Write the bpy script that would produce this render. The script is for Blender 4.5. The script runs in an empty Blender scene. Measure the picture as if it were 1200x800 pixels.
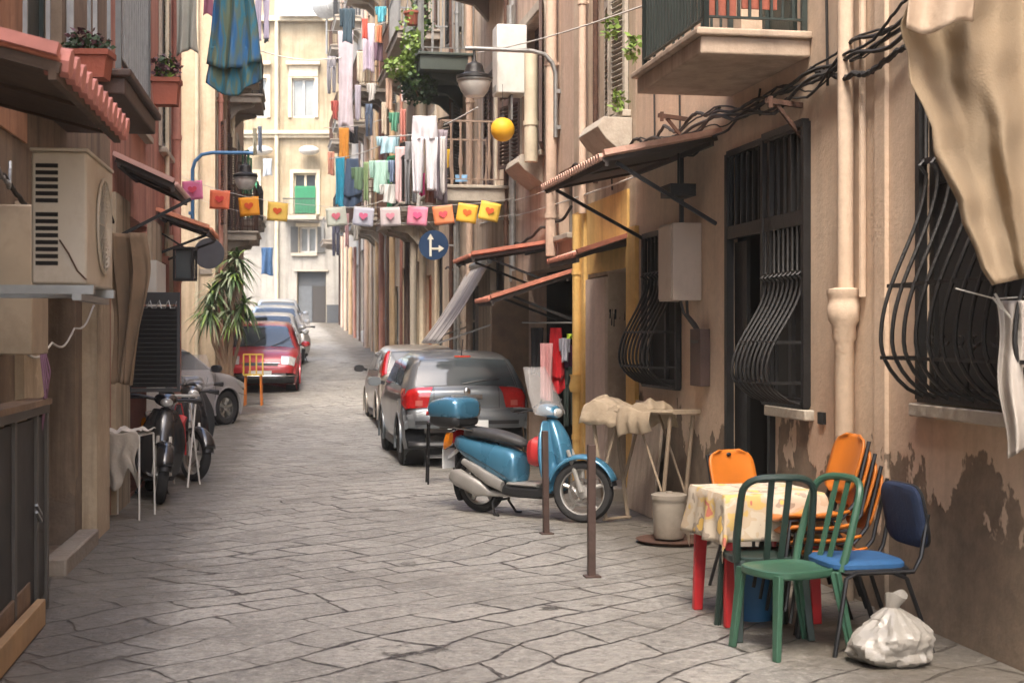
import bpy, bmesh, math, random
from math import sin, cos, pi, radians as rad, sqrt, atan2
from mathutils import Vector, Matrix, noise as mn
random.seed(7)
SC = bpy.context.scene
COL = SC.collection
F = 1667.0          # focal length in pixels of the 1200 px wide photograph
CZ = 1.65; HY = 395.0
V = Vector

# ------------------------------------------------------------------ helpers
def lin(c):
    return c/12.92 if c <= .04045 else ((c+.055)/1.055)**2.4
def col(r, g, b):
    return (lin(r/255), lin(g/255), lin(b/255), 1)

class MB:
    def __init__(s): s.v = []; s.f = []
    def add(s, vs, fs):
        n = len(s.v); s.v += [tuple(p) for p in vs]; s.f += [tuple(i+n for i in q) for q in fs]; return s
    def box(s, c, d, rz=0, m=None):
        x, y, z = d[0]/2, d[1]/2, d[2]/2
        vs = [V((a*x, b*y, e*z)) for e in (-1, 1) for a, b in ((-1, -1), (1, -1), (1, 1), (-1, 1))]
        if m is None: m = Matrix.Rotation(rz, 3, 'Z')
        vs = [m @ p + V(c) for p in vs]
        return s.add(vs, [(3, 2, 1, 0), (4, 5, 6, 7), (0, 1, 5, 4), (1, 2, 6, 5), (2, 3, 7, 6), (3, 0, 4, 7)])
    def box2(s, a, b):
        return s.box([(a[i]+b[i])/2 for i in range(3)], [abs(b[i]-a[i]) for i in range(3)])
    def bar(s, p, q, w, h=None, up=(0, 0, 1)):
        p, q = V(p), V(q); h = h or w; d = q-p; L = d.length
        if L < 1e-6: return s
        x = d/L; u = V(up)
        if abs(x.dot(u)) > .98: u = V((1, 0, 0)) if abs(x.x) < .9 else V((0, 1, 0))
        y = u.cross(x).normalized(); z = x.cross(y)
        m = Matrix((x, y, z)).transposed()
        return s.box((p+q)/2, (L, w, h), m=m)
    def tube(s, pts, r, n=8, caps=True):
        pts = [V(p) for p in pts]; k = len(pts)
        rs = r if isinstance(r, (list, tuple)) else [r]*k
        t0 = (pts[1]-pts[0]).normalized()
        u = t0.cross(V((0, 0, 1)))
        if u.length < .05: u = t0.cross(V((1, 0, 0)))
        u.normalize(); vs = []; fs = []
        for i in range(k):
            t = (pts[min(i+1, k-1)]-pts[max(i-1, 0)]).normalized()
            u = (u - t*u.dot(t)).normalized(); w = t.cross(u)
            for j in range(n):
                a = 2*pi*j/n; vs.append(pts[i]+(u*cos(a)+w*sin(a))*rs[i])
        for i in range(k-1):
            for j in range(n):
                fs.append((i*n+j, i*n+(j+1) % n, (i+1)*n+(j+1) % n, (i+1)*n+j))
        if caps: fs += [tuple(reversed(range(n))), tuple((k-1)*n+j for j in range(n))]
        return s.add(vs, fs)
    def lathe(s, prof, n=20, c=(0, 0, 0), m=None, ends=True):
        m = m or Matrix.Identity(3); vs = []; fs = []; k = len(prof)
        for r, z in prof:
            for j in range(n):
                a = 2*pi*j/n; vs.append(m @ V((r*cos(a), r*sin(a), z))+V(c))
        for i in range(k-1):
            for j in range(n):
                fs.append((i*n+j, i*n+(j+1) % n, (i+1)*n+(j+1) % n, (i+1)*n+j))
        if ends and prof[0][0] > 1e-4: fs.append(tuple(reversed(range(n))))
        if ends and prof[-1][0] > 1e-4: fs.append(tuple((k-1)*n+j for j in range(n)))
        return s.add(vs, fs)
    def prism(s, pts, t, m=None, o=(0, 0, 0)):
        # outline pts (x,z) in local XZ, thickness t along Y
        m = m or Matrix.Identity(3); k = len(pts)
        vs = [m @ V((p[0], -t/2, p[1]))+V(o) for p in pts]+[m @ V((p[0], t/2, p[1]))+V(o) for p in pts]
        fs = [tuple(range(k)), tuple(reversed(range(k, 2*k)))]+[(i, i+k, (i+1) % k+k, (i+1) % k) for i in range(k)]
        fs[2:] = [tuple(reversed(q)) for q in fs[2:]]
        return s.add(vs, fs)
    def grid(s, nx, ny, fn, close=False):
        vs = [fn(i/nx, j/ny) for j in range(ny+1) for i in range(nx+1)]
        fs = [(j*(nx+1)+i, j*(nx+1)+i+1, (j+1)*(nx+1)+i+1, (j+1)*(nx+1)+i) for j in range(ny) for i in range(nx)]
        return s.add(vs, fs)
    def loft(s, secs, n=16, pw=2.5):
        # secs: (center(x,y,z), half-width y, half-height, tilt about Y)
        vs = []; fs = []; k = len(secs)
        for c, hw, hh, ti in secs:
            for j in range(n):
                a = 2*pi*j/n; ca, sa = cos(a), sin(a)
                yy = hw*math.copysign(abs(ca)**(2/pw), ca); zz = hh*math.copysign(abs(sa)**(2/pw), sa)
                vs.append(V(c)+V((-zz*sin(ti), yy, zz*cos(ti))))
        for i in range(k-1):
            for j in range(n):
                fs.append((i*n+j, (i+1)*n+j, (i+1)*n+(j+1) % n, i*n+(j+1) % n))
        fs += [tuple(range(n)), tuple(reversed([(k-1)*n+j for j in range(n)]))]
        return s.add(vs, fs)
    def ball(s, c, r, n=12, m=8):
        if not isinstance(r, (tuple, list)): r = (r, r, r)
        vs = [V(c)+V((r[0]*sin(pi*i/m)*cos(2*pi*j/n), r[1]*sin(pi*i/m)*sin(2*pi*j/n), -r[2]*cos(pi*i/m))) for i in range(m+1) for j in range(n)]
        fs = [(i*n+j, i*n+(j+1) % n, (i+1)*n+(j+1) % n, (i+1)*n+j) for i in range(m) for j in range(n)]
        return s.add(vs, fs)
    def build(s, name, mat, parent=None, bevel=0, smooth=40, solid=0, loc=None, rz=0, merge=False, sub=0):
        me = bpy.data.meshes.new(name); me.from_pydata(s.v, [], s.f)
        bm = bmesh.new(); bm.from_mesh(me)
        if merge: bmesh.ops.remove_doubles(bm, verts=bm.verts, dist=1e-4)
        bmesh.ops.dissolve_degenerate(bm, edges=bm.edges, dist=1e-5)
        bmesh.ops.recalc_face_normals(bm, faces=bm.faces)
        if merge and bm.calc_volume(signed=True) < 0: bmesh.ops.reverse_faces(bm, faces=bm.faces)
        bm.to_mesh(me); bm.free()
        me.materials.append(mat)
        o = bpy.data.objects.new(name, me); COL.objects.link(o)
        if smooth:
            me.shade_smooth(); me.set_sharp_from_angle(angle=rad(smooth))
        if sub:
            md = o.modifiers.new('sub', 'SUBSURF'); md.levels = md.render_levels = sub
        if solid:
            md = o.modifiers.new('solid', 'SOLIDIFY'); md.thickness = solid; md.offset = 0
        if bevel:
            md = o.modifiers.new('bev', 'BEVEL'); md.width = bevel; md.segments = 2; md.limit_method = 'ANGLE'; md.angle_limit = rad(40)
        if parent is not None: o.parent = parent
        if loc is not None: o.location = loc
        o.rotation_euler.z = rz
        return o

def tag(o, label, cat, group=None, kind=None):
    if label: o['label'] = label
    if cat: o['category'] = cat
    if group: o['group'] = group
    if kind: o['kind'] = kind
    return o
def thing(name, label, cat, loc=(0, 0, 0), rz=0, group=None):
    o = bpy.data.objects.new(name, None); o.empty_display_size = .2; COL.objects.link(o)
    o.location = loc; o.rotation_euler = (0, 0, rz)
    return tag(o, label, cat, group)
def copy_thing(src, label, loc, rz=None, group=None):
    def rec(o, par):
        c = o.copy(); COL.objects.link(c)
        if par is not None: c.parent = par
        for ch in list(o.children): rec(ch, c)
        return c
    r = rec(src, None); r.location = loc; r['label'] = label
    if rz is not None: r.rotation_euler = (0, 0, rz)
    if group: r['group'] = group
    return r

# ------------------------------------------------------------------ street geometry
def gz(Y):
    if Y < 21: return 0.0
    if Y < 29: return .0575*(Y-21)**2/16
    return .0575*(Y-25)
WK = {'R': (3.786, -.18, 1, 1.0161), 'L': (-1.826, -.144, -1, 1.0103)}
def WP(side, Y, o, z):
    a, b, s, n = WK[side]
    return V((a+b*Y-s*o/n, Y+s*o*b/n, z))
def RZ(side): return rad(100.2) if side == 'R' else rad(-81.8)
def Yof(side, px, o=0):
    a, b, s, n = WK[side]; t = (px-600)/F
    return (a-s*o*n)/(t-b)
def zat(py, Y): return CZ+(HY-py)*Y/F
def at(px, py, Y): return V(((px-600)/F*Y, Y, zat(py, Y)))
def gat(px, Y, dz=0): return V(((px-600)/F*Y, Y, gz(Y)+dz))

# ------------------------------------------------------------------ materials
MATS = {}
def base(name):
    m = bpy.data.materials.new(name); m.use_nodes = True
    return m, m.node_tree.nodes, m.node_tree.links, m.node_tree.nodes['Principled BSDF']
def mat(name, c, rough=.6, metal=0, var=.12, vs=6, bump=0, bs=40, dirt=0, coat=0, alpha=None, trans=0, dcol=None, sheen=0, weave=0):
    if name in MATS: return MATS[name]
    m, N, L, B = base(name)
    tc = N.new('ShaderNodeTexCoord')
    nz = N.new('ShaderNodeTexNoise'); nz.inputs['Scale'].default_value = vs; nz.inputs['Detail'].default_value = 5
    L.new(tc.outputs['Object'], nz.inputs['Vector'])
    rp = N.new('ShaderNodeValToRGB'); rp.color_ramp.elements[0].position = .3; rp.color_ramp.elements[1].position = .72
    d = [max(0, x*(1-var)) for x in c[:3]]; e = [min(1, x*(1+var)) for x in c[:3]]
    rp.color_ramp.elements[0].color = (*d, 1); rp.color_ramp.elements[1].color = (*e, 1)
    L.new(nz.outputs['Fac'], rp.inputs['Fac']); out = rp.outputs['Color']
    if dirt:
        n2 = N.new('ShaderNodeTexNoise'); n2.inputs['Scale'].default_value = 3; n2.inputs['Detail'].default_value = 9; n2.inputs['Roughness'].default_value = .7
        L.new(tc.outputs['Object'], n2.inputs['Vector'])
        r2 = N.new('ShaderNodeValToRGB'); r2.color_ramp.elements[0].position = .45; r2.color_ramp.elements[1].position = .7
        r2.color_ramp.elements[0].color = (0, 0, 0, 1); r2.color_ramp.elements[1].color = (dirt, dirt, dirt, 1)
        L.new(n2.outputs['Fac'], r2.inputs['Fac'])
        mx = N.new('ShaderNodeMixRGB'); L.new(r2.outputs['Color'], mx.inputs['Fac']); L.new(out, mx.inputs['Color1'])
        mx.inputs['Color2'].default_value = dcol or (.09, .06, .04, 1); out = mx.outputs['Color']
    L.new(out, B.inputs['Base Color'])
    mr = N.new('ShaderNodeMapRange'); mr.inputs['To Min'].default_value = max(0, rough-.1); mr.inputs['To Max'].default_value = min(1, rough+.1)
    L.new(nz.outputs['Fac'], mr.inputs['Value']); L.new(mr.outputs['Result'], B.inputs['Roughness'])
    B.inputs['Metallic'].default_value = metal
    if coat: B.inputs['Coat Weight'].default_value = coat; B.inputs['Coat Roughness'].default_value = .08
    if trans: B.inputs['Transmission Weight'].default_value = trans; B.inputs['IOR'].default_value = 1.1
    if alpha is not None: B.inputs['Alpha'].default_value = alpha
    if sheen: B.inputs['Sheen Weight'].default_value = sheen
    if bump:
        nb = N.new('ShaderNodeTexNoise'); nb.inputs['Scale'].default_value = bs; nb.inputs['Detail'].default_value = 6
        L.new(tc.outputs['Object'], nb.inputs['Vector'])
        bp = N.new('ShaderNodeBump'); bp.inputs['Strength'].default_value = bump; bp.inputs['Distance'].default_value = .02
        L.new(nb.outputs['Fac'], bp.inputs['Height']); L.new(bp.outputs['Normal'], B.inputs['Normal'])
    MATS[name] = m; return m

def plaster(name, c, c2, stain=.5, peel=None, peelz=1.2, scol=None):
    """weathered render: mottling, vertical runs of grime, optional lost render low down"""
    if name in MATS: return MATS[name]
    m, N, L, B = base(name); tc = N.new('ShaderNodeTexCoord')
    def noise(sc, det, mp=None, rough=.6):
        n = N.new('ShaderNodeTexNoise'); n.inputs['Scale'].default_value = sc; n.inputs['Detail'].default_value = det; n.inputs['Roughness'].default_value = rough
        if mp:
            q = N.new('ShaderNodeMapping'); q.inputs['Scale'].default_value = mp; L.new(tc.outputs['Object'], q.inputs['Vector']); L.new(q.outputs['Vector'], n.inputs['Vector'])
        else: L.new(tc.outputs['Object'], n.inputs['Vector'])
        return n.outputs['Fac']
    def ramp(fac, p0, p1, a=(0, 0, 0, 1), b=(1, 1, 1, 1)):
        r = N.new('ShaderNodeValToRGB'); r.color_ramp.elements[0].position = p0; r.color_ramp.elements[1].position = p1
        r.color_ramp.elements[0].color = a; r.color_ramp.elements[1].color = b; L.new(fac, r.inputs['Fac']); return r.outputs['Color']
    def mix(f, a, b, typ='MIX'):
        x = N.new('ShaderNodeMixRGB'); x.blend_type = typ
        for k, s in (('Fac', f), ('Color1', a), ('Color2', b)):
            if hasattr(s, 'links') or isinstance(s, bpy.types.NodeSocket): L.new(s, x.inputs[k])
            else: x.inputs[k].default_value = s
        return x.outputs['Color']
    a = ramp(noise(1.3, 6), .35, .65, c, c2)
    fine = ramp(noise(14, 8, rough=.75), .3, .7, (.86, .86, .86, 1), (1.08, 1.08, 1.08, 1))
    a = mix(1.0, a, fine, 'MULTIPLY')
    run = ramp(noise(1, 7, (5, 5, .35)), .48, .66, (0, 0, 0, 1), (stain, stain, stain, 1))
    sc = scol or tuple(x*.33 for x in c[:3])+(1,)
    a = mix(run, a, sc)
    pat = ramp(noise(.8, 9, rough=.7), .5, .62, (0, 0, 0, 1), (stain*.6,)*3+(1,))
    a = mix(pat, a, tuple(x*.6 for x in c[:3])+(1,))
    blot = ramp(noise(2.6, 10, rough=.75), .6, .68, (0, 0, 0, 1), (stain*.8,)*3+(1,))
    a = mix(blot, a, tuple(min(1, x*1.25) for x in c2[:3])+(1,))
    h = noise(30, 8)
    if peel:
        sp = N.new('ShaderNodeSeparateXYZ'); L.new(tc.outputs['Object'], sp.inputs['Vector'])
        n3 = noise(1.0, 5, (2.0, 2.0, 1.3), .6)
        ma = N.new('ShaderNodeMath'); ma.operation = 'MULTIPLY_ADD'; L.new(n3, ma.inputs[0]); ma.inputs[1].default_value = 2.6; L.new(sp.outputs['Z'], ma.inputs[2])
        mask = ramp(ma.outputs[0], (peelz+1.3)/5, (peelz+1.31)/5+.002, (1, 1, 1, 1), (0, 0, 0, 1))
        # the ramp input is 0..1, so scale down
        ma.inputs[1].default_value = 2.6/5; dv = N.new('ShaderNodeMath'); dv.operation = 'DIVIDE'; L.new(sp.outputs['Z'], dv.inputs[0]); dv.inputs[1].default_value = 5; L.new(dv.outputs[0], ma.inputs[2])
        pc = ramp(noise(5, 8, rough=.7), .35, .65, peel, tuple(x*1.7 for x in peel[:3])+(1,))
        a = mix(mask, a, pc)
        sb = N.new('ShaderNodeMath'); sb.operation = 'MULTIPLY_ADD'; L.new(mask, sb.inputs[0]); sb.inputs[1].default_value = -.8; L.new(h, sb.inputs[2]); h = sb.outputs[0]
    L.new(a, B.inputs['Base Color']); B.inputs['Roughness'].default_value = .88
    bp = N.new('ShaderNodeBump'); bp.inputs['Strength'].default_value = .28; bp.inputs['Distance'].default_value = .018
    L.new(h, bp.inputs['Height']); L.new(bp.outputs['Normal'], B.inputs['Normal'])
    MATS[name] = m; return m

def stone_paving():
    m, N, L, B = base('basalt_paving'); tc = N.new('ShaderNodeTexCoord')
    mp = N.new('ShaderNodeMapping'); mp.inputs['Rotation'].default_value = (0, 0, rad(-42)); L.new(tc.outputs['Object'], mp.inputs['Vector'])
    nz = N.new('ShaderNodeTexNoise'); nz.inputs['Scale'].default_value = 1.6; nz.inputs['Detail'].default_value = 4; L.new(mp.outputs['Vector'], nz.inputs['Vector'])
    sc = N.new('ShaderNodeVectorMath'); sc.operation = 'SCALE'; sc.inputs['Scale'].default_value = .2; L.new(nz.outputs['Color'], sc.inputs[0])
    nl = N.new('ShaderNodeTexNoise'); nl.inputs['Scale'].default_value = .42; nl.inputs['Detail'].default_value = 1; L.new(mp.outputs['Vector'], nl.inputs['Vector'])
    sl = N.new('ShaderNodeVectorMath'); sl.operation = 'SCALE'; sl.inputs['Scale'].default_value = 1.0; L.new(nl.outputs['Color'], sl.inputs[0])
    al = N.new('ShaderNodeVectorMath'); al.operation = 'ADD'; L.new(mp.outputs['Vector'], al.inputs[0]); L.new(sl.outputs[0], al.inputs[1])
    ad = N.new('ShaderNodeVectorMath'); ad.operation = 'ADD'; L.new(al.outputs[0], ad.inputs[0]); L.new(sc.outputs[0], ad.inputs[1])
    br = N.new('ShaderNodeTexBrick'); L.new(ad.outputs[0], br.inputs['Vector'])
    br.inputs['Scale'].default_value = 1; br.inputs['Brick Width'].default_value = .62; br.inputs['Row Height'].default_value = .33
    br.inputs['Mortar Size'].default_value = .026; br.inputs['Mortar Smooth'].default_value = 1; br.inputs['Bias'].default_value = 0
    br.inputs['Color1'].default_value = (0, 0, 0, 1); br.inputs['Color2'].default_value = (1, 1, 1, 1); br.inputs['Mortar'].default_value = (.5, .5, .5, 1)
    br.offset_frequency = 2; br.offset = .43
    br.squash = .72; br.squash_frequency = 3
    b2 = N.new('ShaderNodeTexBrick'); L.new(ad.outputs[0], b2.inputs['Vector']); b2.inputs['Scale'].default_value = 1; b2.inputs['Brick Width'].default_value = 900; b2.inputs['Row Height'].default_value = .33
    b2.inputs['Mortar Size'].default_value = .024; b2.inputs['Mortar Smooth'].default_value = 1
    cr_ = N.new('ShaderNodeMath'); cr_.operation = 'MULTIPLY'; L.new(br.outputs['Fac'], cr_.inputs[0]); cr_.inputs[1].default_value = .8
    jf = N.new('ShaderNodeMath'); jf.operation = 'MAXIMUM'; L.new(cr_.outputs[0], jf.inputs[0]); L.new(b2.outputs['Fac'], jf.inputs[1])
    def noise(s, d, r=.6, v=None):
        n = N.new('ShaderNodeTexNoise'); n.inputs['Scale'].default_value = s; n.inputs['Detail'].default_value = d; n.inputs['Roughness'].default_value = r
        L.new(v or tc.outputs['Object'], n.inputs['Vector']); return n.outputs['Fac']
    def ramp(f, p0, p1, a, b):
        r = N.new('ShaderNodeValToRGB'); r.color_ramp.elements[0].position = p0; r.color_ramp.elements[1].position = p1
        r.color_ramp.elements[0].color = a; r.color_ramp.elements[1].color = b; L.new(f, r.inputs['Fac']); return r.outputs['Color']
    def mix(f, a, b, t='MIX'):
        x = N.new('ShaderNodeMixRGB'); x.blend_type = t
        for k, s in (('Fac', f), ('Color1', a), ('Color2', b)):
            if isinstance(s, bpy.types.NodeSocket): L.new(s, x.inputs[k])
            else: x.inputs[k].default_value = s
        return x.outputs['Color']
    slab = mix(.7, br.outputs['Color'], noise(2.2, 7, .68))
    c = ramp(slab, .15, .85, (.22, .212, .188, 1), (.41, .393, .352, 1))
    c = mix(1, c, ramp(noise(22, 8, .75), .3, .72, (.55, .55, .57, 1), (1.35, 1.34, 1.32, 1)), 'MULTIPLY')
    c = mix(1, c, ramp(noise(.45, 4), .35, .7, (.78, .77, .76, 1), (1.18, 1.17, 1.16, 1)), 'MULTIPLY')
    # joints: chipped edges, wide and dark in places, worn shut in others
    wid = N.new('ShaderNodeMath'); wid.operation = 'MULTIPLY_ADD'; L.new(noise(26, 5, .7), wid.inputs[0]); wid.inputs[1].default_value = 1.0; L.new(jf.outputs[0], wid.inputs[2])
    w2 = N.new('ShaderNodeMath'); w2.operation = 'MULTIPLY_ADD'; L.new(noise(.9, 4, .7), w2.inputs[0]); w2.inputs[1].default_value = 3.6; L.new(wid.outputs[0], w2.inputs[2])
    w3 = N.new('ShaderNodeMath'); w3.operation = 'MULTIPLY'; L.new(w2.outputs[0], w3.inputs[0]); w3.inputs[1].default_value = .28
    gap = ramp(w3.outputs[0], .80, .88, (0, 0, 0, 1), (1, 1, 1, 1))
    soft = ramp(jf.outputs[0], .1, .95, (0, 0, 0, 1), (.3, .3, .3, 1))
    c = mix(soft, c, (.10, .085, .07, 1))
    c = mix(gap, c, (.028, .023, .019, 1))
    spk = ramp(noise(13, 8, .85), .51, .60, (0, 0, 0, 1), (.55, .55, .55, 1)); c = mix(spk, c, (.50, .47, .43, 1))
    spd = ramp(noise(9.3, 9, .86), .53, .61, (0, 0, 0, 1), (.6, .6, .6, 1)); c = mix(spd, c, (.08, .07, .06, 1))
    # dirt gathered along the foot of both rows of houses
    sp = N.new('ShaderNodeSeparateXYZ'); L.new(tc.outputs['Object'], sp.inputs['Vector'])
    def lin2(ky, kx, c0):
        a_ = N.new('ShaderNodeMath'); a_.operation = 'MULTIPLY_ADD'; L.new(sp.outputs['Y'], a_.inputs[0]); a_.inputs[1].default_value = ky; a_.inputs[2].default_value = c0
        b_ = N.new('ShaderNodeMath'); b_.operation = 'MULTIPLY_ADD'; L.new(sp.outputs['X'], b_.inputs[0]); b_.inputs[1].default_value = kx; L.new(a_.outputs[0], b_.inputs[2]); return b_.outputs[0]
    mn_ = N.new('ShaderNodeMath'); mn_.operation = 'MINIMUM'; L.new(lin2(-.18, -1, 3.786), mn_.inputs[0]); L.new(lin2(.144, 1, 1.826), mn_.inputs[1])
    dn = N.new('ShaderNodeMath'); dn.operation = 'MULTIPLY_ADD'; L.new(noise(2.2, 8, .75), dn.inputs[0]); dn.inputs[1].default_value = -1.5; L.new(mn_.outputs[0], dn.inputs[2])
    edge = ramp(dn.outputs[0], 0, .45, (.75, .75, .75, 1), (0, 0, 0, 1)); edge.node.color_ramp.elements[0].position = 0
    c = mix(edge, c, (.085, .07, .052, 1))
    blo = ramp(noise(.7, 9, .72), .52, .66, (0, 0, 0, 1), (.45, .45, .45, 1)); c = mix(blo, c, (.13, .118, .10, 1))
    # wet, dark splashes with their own outline
    wet = ramp(noise(1.1, 6, .7), .66, .7, (0, 0, 0, 1), (.6, .6, .6, 1))
    c = mix(wet, c, (.10, .09, .08, 1))
    L.new(c, B.inputs['Base Color'])
    mr = ramp(noise(2.5, 5), .3, .7, (.36, .36, .36, 1), (.68, .68, .68, 1)); L.new(mr, B.inputs['Roughness'])
    h = N.new('ShaderNodeMath'); h.operation = 'MULTIPLY_ADD'; L.new(gap, h.inputs[0]); h.inputs[1].default_value = -1.0; L.new(noise(9, 8, .65), h.inputs[2])
    h2 = N.new('ShaderNodeMath'); h2.operation = 'MULTIPLY_ADD'; L.new(br.outputs['Color'], h2.inputs[0]); h2.inputs[1].default_value = .25; L.new(h.outputs[0], h2.inputs[2])
    bp = N.new('ShaderNodeBump'); bp.inputs['Strength'].default_value = 1; bp.inputs['Distance'].default_value = .03
    L.new(h2.outputs[0], bp.inputs['Height']); L.new(bp.outputs['Normal'], B.inputs['Normal'])
    return m

def pattern_mat(name, cols, scale=9, thr=(.4, .5, .6), rough=.85, bump=.3, waves=None):
    """cloth with a blotchy printed pattern of several colours"""
    m, N, L, B = base(name); tc = N.new('ShaderNodeTexCoord')
    if waves:
        mp = N.new('ShaderNodeMapping'); mp.inputs['Scale'].default_value = waves; L.new(tc.outputs['Object'], mp.inputs['Vector']); vec = mp.outputs['Vector']
    else: vec = tc.outputs['Object']
    n = N.new('ShaderNodeTexNoise'); n.inputs['Scale'].default_value = scale; n.inputs['Detail'].default_value = 2.5; L.new(vec, n.inputs['Vector'])
    r = N.new('ShaderNodeValToRGB'); cr = r.color_ramp; cr.interpolation = 'CONSTANT' if not waves else 'LINEAR'
    cr.elements[0].position = 0; cr.elements[0].color = cols[0]; cr.elements[1].position = thr[0]; cr.elements[1].color = cols[1]
    for k in range(2, len(cols)):
        e = cr.elements.new(thr[k-1]); e.color = cols[k]
    L.new(n.outputs['Fac'], r.inputs['Fac']); L.new(r.outputs['Color'], B.inputs['Base Color']); B.inputs['Roughness'].default_value = rough
    MATS[name] = m; return m

def glass(name, c=(.05, .06, .065, 1), rough=.06):
    if name in MATS: return MATS[name]
    m, N, L, B = base(name)
    tc = N.new('ShaderNodeTexCoord'); nz = N.new('ShaderNodeTexNoise'); nz.inputs['Scale'].default_value = 1.4; L.new(tc.outputs['Object'], nz.inputs['Vector'])
    rp = N.new('ShaderNodeValToRGB'); rp.color_ramp.elements[0].color = tuple(x*.6 for x in c[:3])+(1,); rp.color_ramp.elements[1].color = tuple(x*1.5 for x in c[:3])+(1,)
    L.new(nz.outputs['Fac'], rp.inputs['Fac']); L.new(rp.outputs['Color'], B.inputs['Base Color'])
    B.inputs['Roughness'].default_value = rough; B.inputs['IOR'].default_value = 1.5; B.inputs['Coat Weight'].default_value = .5; B.inputs['Coat Roughness'].default_value = .03
    MATS[name] = m; return m

M = {}
M['iron'] = mat('black_iron', (.018, .017, .017, 1), .5, .3, .2, 10, .15)
M['iron_green'] = mat('dark_green_iron', (.03, .042, .038, 1), .5, .2, .2, 10, .1)
M['rust'] = mat('rusty_iron', (.09, .045, .03, 1), .8, .3, .35, 14, .4)
M['brown'] = mat('brown_painted_steel', (.075, .045, .036, 1), .55, .2, .2, 10, .2, dirt=.4)
M['galv'] = mat('galvanised_steel', (.3, .3, .29, 1), .4, .6, .15, 12)
M['white'] = mat('white_enamel', (.62, .6, .56, 1), .4, 0, .06, 4, dirt=.3, dcol=(.3, .22, .14, 1))
M['ac'] = mat('aged_cream_casing', (.50, .44, .35, 1), .45, 0, .07, 3, dirt=.5, dcol=(.22, .15, .09, 1))
M['black'] = mat('black_plastic', (.018, .018, .019, 1), .45, 0, .2, 9)
M['rubber'] = mat('rubber', (.022, .021, .021, 1), .85, 0, .2, 20, .3)
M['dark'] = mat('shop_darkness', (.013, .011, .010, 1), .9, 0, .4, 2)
M['stone'] = mat('weathered_stone', (.28, .245, .205, 1), .9, 0, .22, 3, .6, 18, dirt=.6)
M['stone_lt'] = mat('pale_stone', (.44, .39, .32, 1), .9, 0, .15, 3, .5, 18, dirt=.5)
M['terra'] = mat('terracotta_tile', (.42, .15, .095, 1), .85, 0, .22, 8, .4, 20, dirt=.4, dcol=(.5, .36, .3, 1))
M['terracotta'] = mat('terracotta_pot', (.30, .085, .052, 1), .75, 0, .15, 6, .2)
M['slatwood'] = mat('weathered_wood', (.20, .13, .08, 1), .8, 0, .3, 4, .5, 12)
M['woodlt'] = mat('sawn_plank', (.38, .24, .12, 1), .7, 0, .2, 4, .3, 12)
M['cream'] = mat('cream_paint', (.60, .52, .38, 1), .6, 0, .1, 4, .1, dirt=.3)
M['leaf'] = mat('leaf_green', (.055, .11, .03, 1), .6, 0, .5, 12)
M['leafy'] = mat('leaf_yellow_green', (.17, .26, .05, 1), .6, 0, .4, 12)
M['leafd'] = mat('leaf_dark', (.03, .06, .025, 1), .6, 0, .4, 12)
M['leafr'] = mat('leaf_purple', (.10, .045, .055, 1), .6, 0, .4, 12)
M['glass'] = glass('window_glass')
M['glasslt'] = glass('pale_window_glass', (.25, .27, .27, 1), .15)
M['chrome'] = mat('brushed_metal', (.55, .54, .52, 1), .22, 1, .05, 10)
M['greenpaint'] = mat('green_shutter_paint', (.025, .24, .11, 1), .55, 0, .1, 5)
M['greyshut'] = mat('grey_shutter_paint', (.085, .085, .08, 1), .6, 0, .15, 5)
M['brownshut'] = mat('brown_shutter_paint', (.085, .05, .04, 1), .65, 0, .3, 6, .2)
M['rope'] = mat('washing_line', (.5, .48, .44, 1), .8)
M['cable'] = mat('black_cable', (.025, .022, .02, 1), .7)
# ------------------------------------------------------------------ ground
STREET = stone_paving()
def sheet(name, x0, x1, y0, y1, dz, m, step=1.0, zf=gz):
    b = MB(); nx = max(1, int((x1-x0)/(step*4))); ny = int((y1-y0)/step)
    b.grid(nx, ny, lambda u, v: (x0+(x1-x0)*u, y0+(y1-y0)*v, zf(y0+(y1-y0)*v)+dz))
    return tag(b.build(name, m, smooth=0), None, None, kind='structure')
M['earth'] = mat('packed_earth', (.12, .10, .085, 1), .9, 0, .2, .5)
sheet('ground', -260, 260, -60, 460, -.03, M['earth'], 4.0, lambda y: gz(min(y, 66)))
sheet('street', -16, 9, -12, 66, 0, STREET, .5)

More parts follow.
